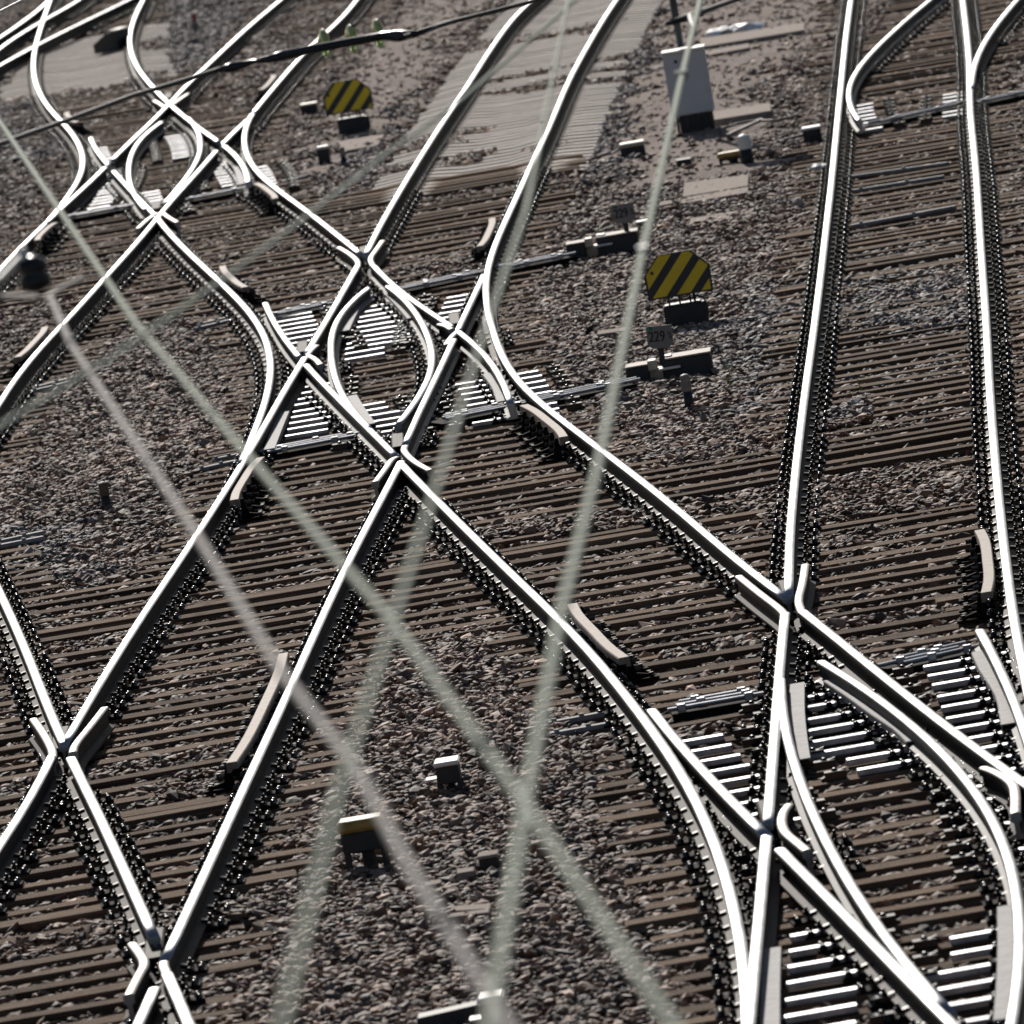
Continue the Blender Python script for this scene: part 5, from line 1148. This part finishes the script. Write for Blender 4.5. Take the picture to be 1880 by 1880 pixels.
crumple('crumpled_foil', 'left heap of crumpled white foil on sand at top right', 'litter', (3.818, 146.021, 0.040), (0.20, 0.35, 0.10), M['plastic'], 4)
crumple('crumpled_foil', 'right heap of crumpled white foil on sand at top right', 'litter', (4.196, 146.187, 0.040), (0.26, 0.3, 0.08), M['plastic'], 5)
crumple('pale_stone', 'large pale stone in gravel left of the right-hand track', 'stone', (3.477, 113.214, 0.020), (0.07, 0.09, 0.075), M['pale'], 6)
crumple('pale_stone', 'pale lumpy stone beside the curved rail at lower middle', 'stone', (0.456, 68.344, 0.030), (0.045, 0.05, 0.035), M['pale'], 8)
crumple('pale_stone', 'round pale stone in front of the two short lids at the bottom', 'stone', (-0.613, 63.323, 0.030), (0.035, 0.04, 0.035), M['pale'], 9)
def weed(loc, h, n, label):
    bm = bmesh.new()
    r2 = random.Random(n)
    tube(bm, [(0, 0, -0.02), (0.004, 0, h * 0.5), (-0.004, 0, h)], 0.004, 5)
    for k in range(n):
        z = h * (0.25 + 0.75 * k / n); a = r2.uniform(0, 6.28); L = r2.uniform(0.03, 0.055)
        c, s = math.cos(a), math.sin(a)
        vs = [bm.verts.new((0, 0, z)), bm.verts.new((c * L * 0.5 - s * 0.012, s * L * 0.5 + c * 0.012, z + 0.012)), bm.verts.new((c * L, s * L, z + 0.004)), bm.verts.new((c * L * 0.5 + s * 0.012, s * L * 0.5 - c * 0.012, z + 0.012))]
        bm.faces.new(vs)
    o = obj('weed', bm, M['leaf'])
    o.location = loc
    tag(o, label, 'weed')
weed((2.053, 93.722, -0.020), 0.21, 16, 'small green weed right of the nearer switch machine')
weed((3.056, 91.167, -0.040), 0.17, 9, 'thin yellowish weed between the rails of the right-hand track')

# ------------------------------------------------------------------ overhead wires, six metres above the rails
def wire(name, label, pts, r_, m, ext=(3, 3)):
    P = [Vector(p) for p in pts]
    if ext[0]: P = [P[0] + (P[0] - P[1]).normalized() * ext[0]] + P
    if ext[1]: P = P + [P[-1] + (P[-1] - P[-2]).normalized() * ext[1]]
    bm = bmesh.new()
    tube(bm, P, r_, 10)
    return tag(obj(name, bm, m, None, True), label, 'overhead wire', 'overhead line wires')
wire('overhead_wire', 'greenish wire from the upper left edge diagonally down to the bottom centre right', [(-2.191, 53.507, 5.600), (-1.171, 37.641, 5.600), (-0.707, 31.405, 5.600), (-0.335, 26.547, 5.600), (-0.081, 22.581, 5.600), (0.128, 18.989, 5.600)], 0.0115, M['wire'])
wire('overhead_wire', 'grey wire from the registration arm at left down past the white-lidded box at the bottom', [(-1.527, 39.684, 5.600), (-1.392, 37.241, 5.600), (-0.880, 29.920, 5.600), (-0.602, 25.754, 5.600), (-0.436, 23.715, 5.600), (-0.328, 21.845, 5.600), (-0.191, 19.776, 5.600), (-0.128, 18.829, 5.600)], 0.0125, M['wire2'], (0, 3))
wire('overhead_wire', 'pale wire falling from the top right past the striped sign to the bottom clamp', [(1.338, 52.649, 5.600), (1.013, 45.920, 5.600), (0.587, 36.872, 5.600), (0.258, 29.682, 5.600), (0.073, 26.010, 5.600), (-0.066, 22.748, 5.600), (-0.183, 19.780, 5.600), (-0.218, 18.935, 5.600)], 0.0135, M['wire'], (4, 3))
wire('overhead_wire', 'blurred green wire from the top centre to the bottom left of centre', [(0.638, 47.188, 6.000), (0.203, 34.104, 6.000), (-0.011, 29.264, 6.000), (-0.184, 25.099, 6.000), (-0.314, 22.065, 6.000), (-0.405, 19.911, 6.000), (-0.499, 17.006, 6.000)], 0.0085, M['wire'])
wire('overhead_wire', 'faint green wire rising from the left edge to the top centre', [(-1.409, 30.503, 5.900), (-1.107, 32.398, 5.900), (-0.801, 34.743, 5.900), (-0.524, 37.093, 5.900), (-0.248, 39.578, 5.900), (0.075, 42.210, 5.900), (0.490, 46.382, 5.900)], 0.008, M['wire'], (2, 8))
wire('overhead_wire', 'thin bright wire cutting the top left corner', [(-3.446, 88.417, 4.500), (-3.252, 90.274, 4.500)], 0.010, M['slide'], (6, 6))

def clamp(name, label, loc, s, m1, m2, rz=0.0):
    r = thing(name, loc, rz, label, 'wire clamp', 'clamps on the overhead wires')
    bm = bmesh.new(); box(bm, (0, 0, 0), s, 0, s[0] * 0.15); obj('clamp_body', bm, m1, r)
    bm = bmesh.new(); box(bm, (0, 0, s[2] * 0.5 + 0.004), (s[0] * 1.06, s[1], 0.008), 0, 0.002); obj('clamp_top', bm, m2, r)
    bm = bmesh.new(); cyl(bm, (0, -s[1] * 0.7, 0), (0, s[1] * 0.7, 0), s[0] * 0.36, n=10); obj('sleeve', bm, m1, r)
clamp('wire_clamp', 'clamp on the pale wire just left of the striped sign', (0.590, 36.892, 5.600), (0.034, 0.08, 0.03), M['wire2'], M['white'])  # white top piece: the highlight on the clamp is put into the colour
clamp('wire_clamp', 'small clamp on the pale wire in front of the grey cabinet', (1.029, 46.282, 5.600), (0.05, 0.10, 0.03), M['wire'], M['wire'])
clamp('wire_clamp', 'dangling clamp on the green diagonal wire in the lower middle', (-0.246, 25.322, 5.580), (0.022, 0.05, 0.06), M['wire'], M['wire2'])
clamp('wire_clamp', 'clamp on the grey wire below the registration arm', (-1.386, 37.228, 5.600), (0.022, 0.05, 0.035), M['wire'], M['wire'])

r = thing('registration_arm', (-1.574, 39.790, 5.600), 0, 'overhead line arm with a black insulator at the left edge', 'line arm')
o0 = Vector((-1.574, 39.790, 5.600))
def rel(*p): return Vector(p) - o0
bm = bmesh.new(); tube(bm, [rel(*(-1.998, 40.851, 5.600)), rel(*(-1.726, 40.132, 5.600)), rel(*(-1.568, 39.697, 5.600))], 0.013, 10); obj('arm_tube', bm, M['tube'], r, True)
bm = bmesh.new(); tube(bm, [rel(*(-1.543, 39.538, 5.600)), rel(*(-1.512, 39.887, 5.600)), rel(*(-1.422, 40.379, 5.600))], 0.011, 10); obj('arm_tube', bm, M['tube'], r, True)
bm = bmesh.new(); tube(bm, [rel(*(-1.933, 38.800, 5.650)), rel(*(-1.722, 40.272, 5.650)), rel(*(-1.668, 41.402, 5.650))], 0.014, 10); obj('stay', bm, M['mast'], r, True)
bm = bmesh.new()
p = rel(*(-1.627, 41.130, 5.600))
lathe(bm, [(0.02, -0.075), (0.062, -0.055), (0.064, -0.015), (0.045, 0.0), (0.060, 0.015), (0.058, 0.04), (0.03, 0.058), (0.012, 0.066)], p, 16)
obj('insulator', bm, M['black'], r, True)
bm = bmesh.new(); cyl(bm, p + Vector((-0.022, 0, 0.055)), p + Vector((-0.030, 0, 0.10)), 0.017, n=10); obj('insulator_pin', bm, M['white'], r)

# span wire with glass insulators along the top left
SPY = 5.2
r = thing('span_wire', (-0.703, 61.395, 5.200), 0, 'dark span wire with a string of green glass insulators at upper left', 'span wire')
o0 = Vector((-0.703, 61.395, 5.200))
bm = bmesh.new(); tube(bm, [rel(*(-2.625, 55.995, 5.200)), rel(*(-2.321, 57.238, 5.200)), rel(*(-1.999, 58.327, 5.200)), rel(*(-1.668, 59.622, 5.200)), rel(*(-1.404, 60.251, 5.200)), rel(*(-1.136, 60.951, 5.200)), rel(*(-0.889, 61.188, 5.200))], 0.014, 8); obj('wire', bm, M['cable'], r, True)
bm = bmesh.new(); tube(bm, [rel(*(-0.146, 60.864, 5.200)), rel(*(0.140, 61.578, 5.200)), rel(*(0.622, 62.285, 5.200)), rel(*(1.093, 63.361, 5.200))], 0.013, 8); obj('wire', bm, M['cable'], r, True)
bm = bmesh.new(); tube(bm, [rel(*(-1.211, 60.743, 5.200)), rel(*(-1.119, 60.788, 5.200)), rel(*(-0.981, 61.027, 5.200)), rel(*(-0.925, 60.963, 5.200)), rel(*(-0.827, 61.103, 5.200)), rel(*(-0.703, 61.222, 5.200)), rel(*(-0.267, 61.378, 5.200)), rel(*(-0.160, 61.028, 5.200)), rel(*(-0.068, 60.959, 5.200)), rel(*(0.141, 61.695, 5.200))],
                       [0.01, 0.03, 0.012, 0.02, 0.032, 0.026, 0.026, 0.034, 0.018, 0.012], 10); obj('insulator_rod', bm, M['black'], r, True)
for px in ((-0.591, 61.614, 5.200), (-0.435, 61.574, 5.200), (-0.285, 61.672, 5.200)):
    p = rel(*px)
    d = rel(*(-0.267, 61.378, 5.200)) - rel(*(-0.703, 61.222, 5.200))
    q = d.to_track_quat('Z', 'Y').to_matrix().to_4x4()
    bm = bmesh.new()
    lathe(bm, [(0.03, -0.02), (0.07, -0.014), (0.088, 0.0), (0.07, 0.012), (0.03, 0.02)], (0, 0, 0), 18)
    bmesh.ops.transform(bm, matrix=Matrix.Translation(p) @ q, verts=bm.verts)
    obj('glass_disc', bm, M['glass'], r, True)
r = thing('wire_stay', (1.455, 58.013, 5.200), 0, 'dark stay wire crossing the mast at the top right', 'stay wire')
o0 = Vector((1.455, 58.013, 5.200))
bm = bmesh.new(); tube(bm, [rel(*(1.251, 57.615, 5.200)), rel(*(1.369, 57.902, 5.200)), rel(*(1.494, 58.287, 5.200)), rel(*(1.712, 58.960, 5.200)), rel(*(2.115, 60.276, 5.200))], [0.012, 0.022, 0.016, 0.012, 0.012], 8); obj('wire', bm, M['cable'], r, True)
bm = bmesh.new(); tube(bm, [rel(*(1.388, 57.952, 5.200)), rel(*(1.368, 57.001, 5.200)), rel(*(1.352, 56.177, 5.200))], [0.022, 0.018, 0.010], 8); obj('drop_clamp', bm, M['cable'], r, True)
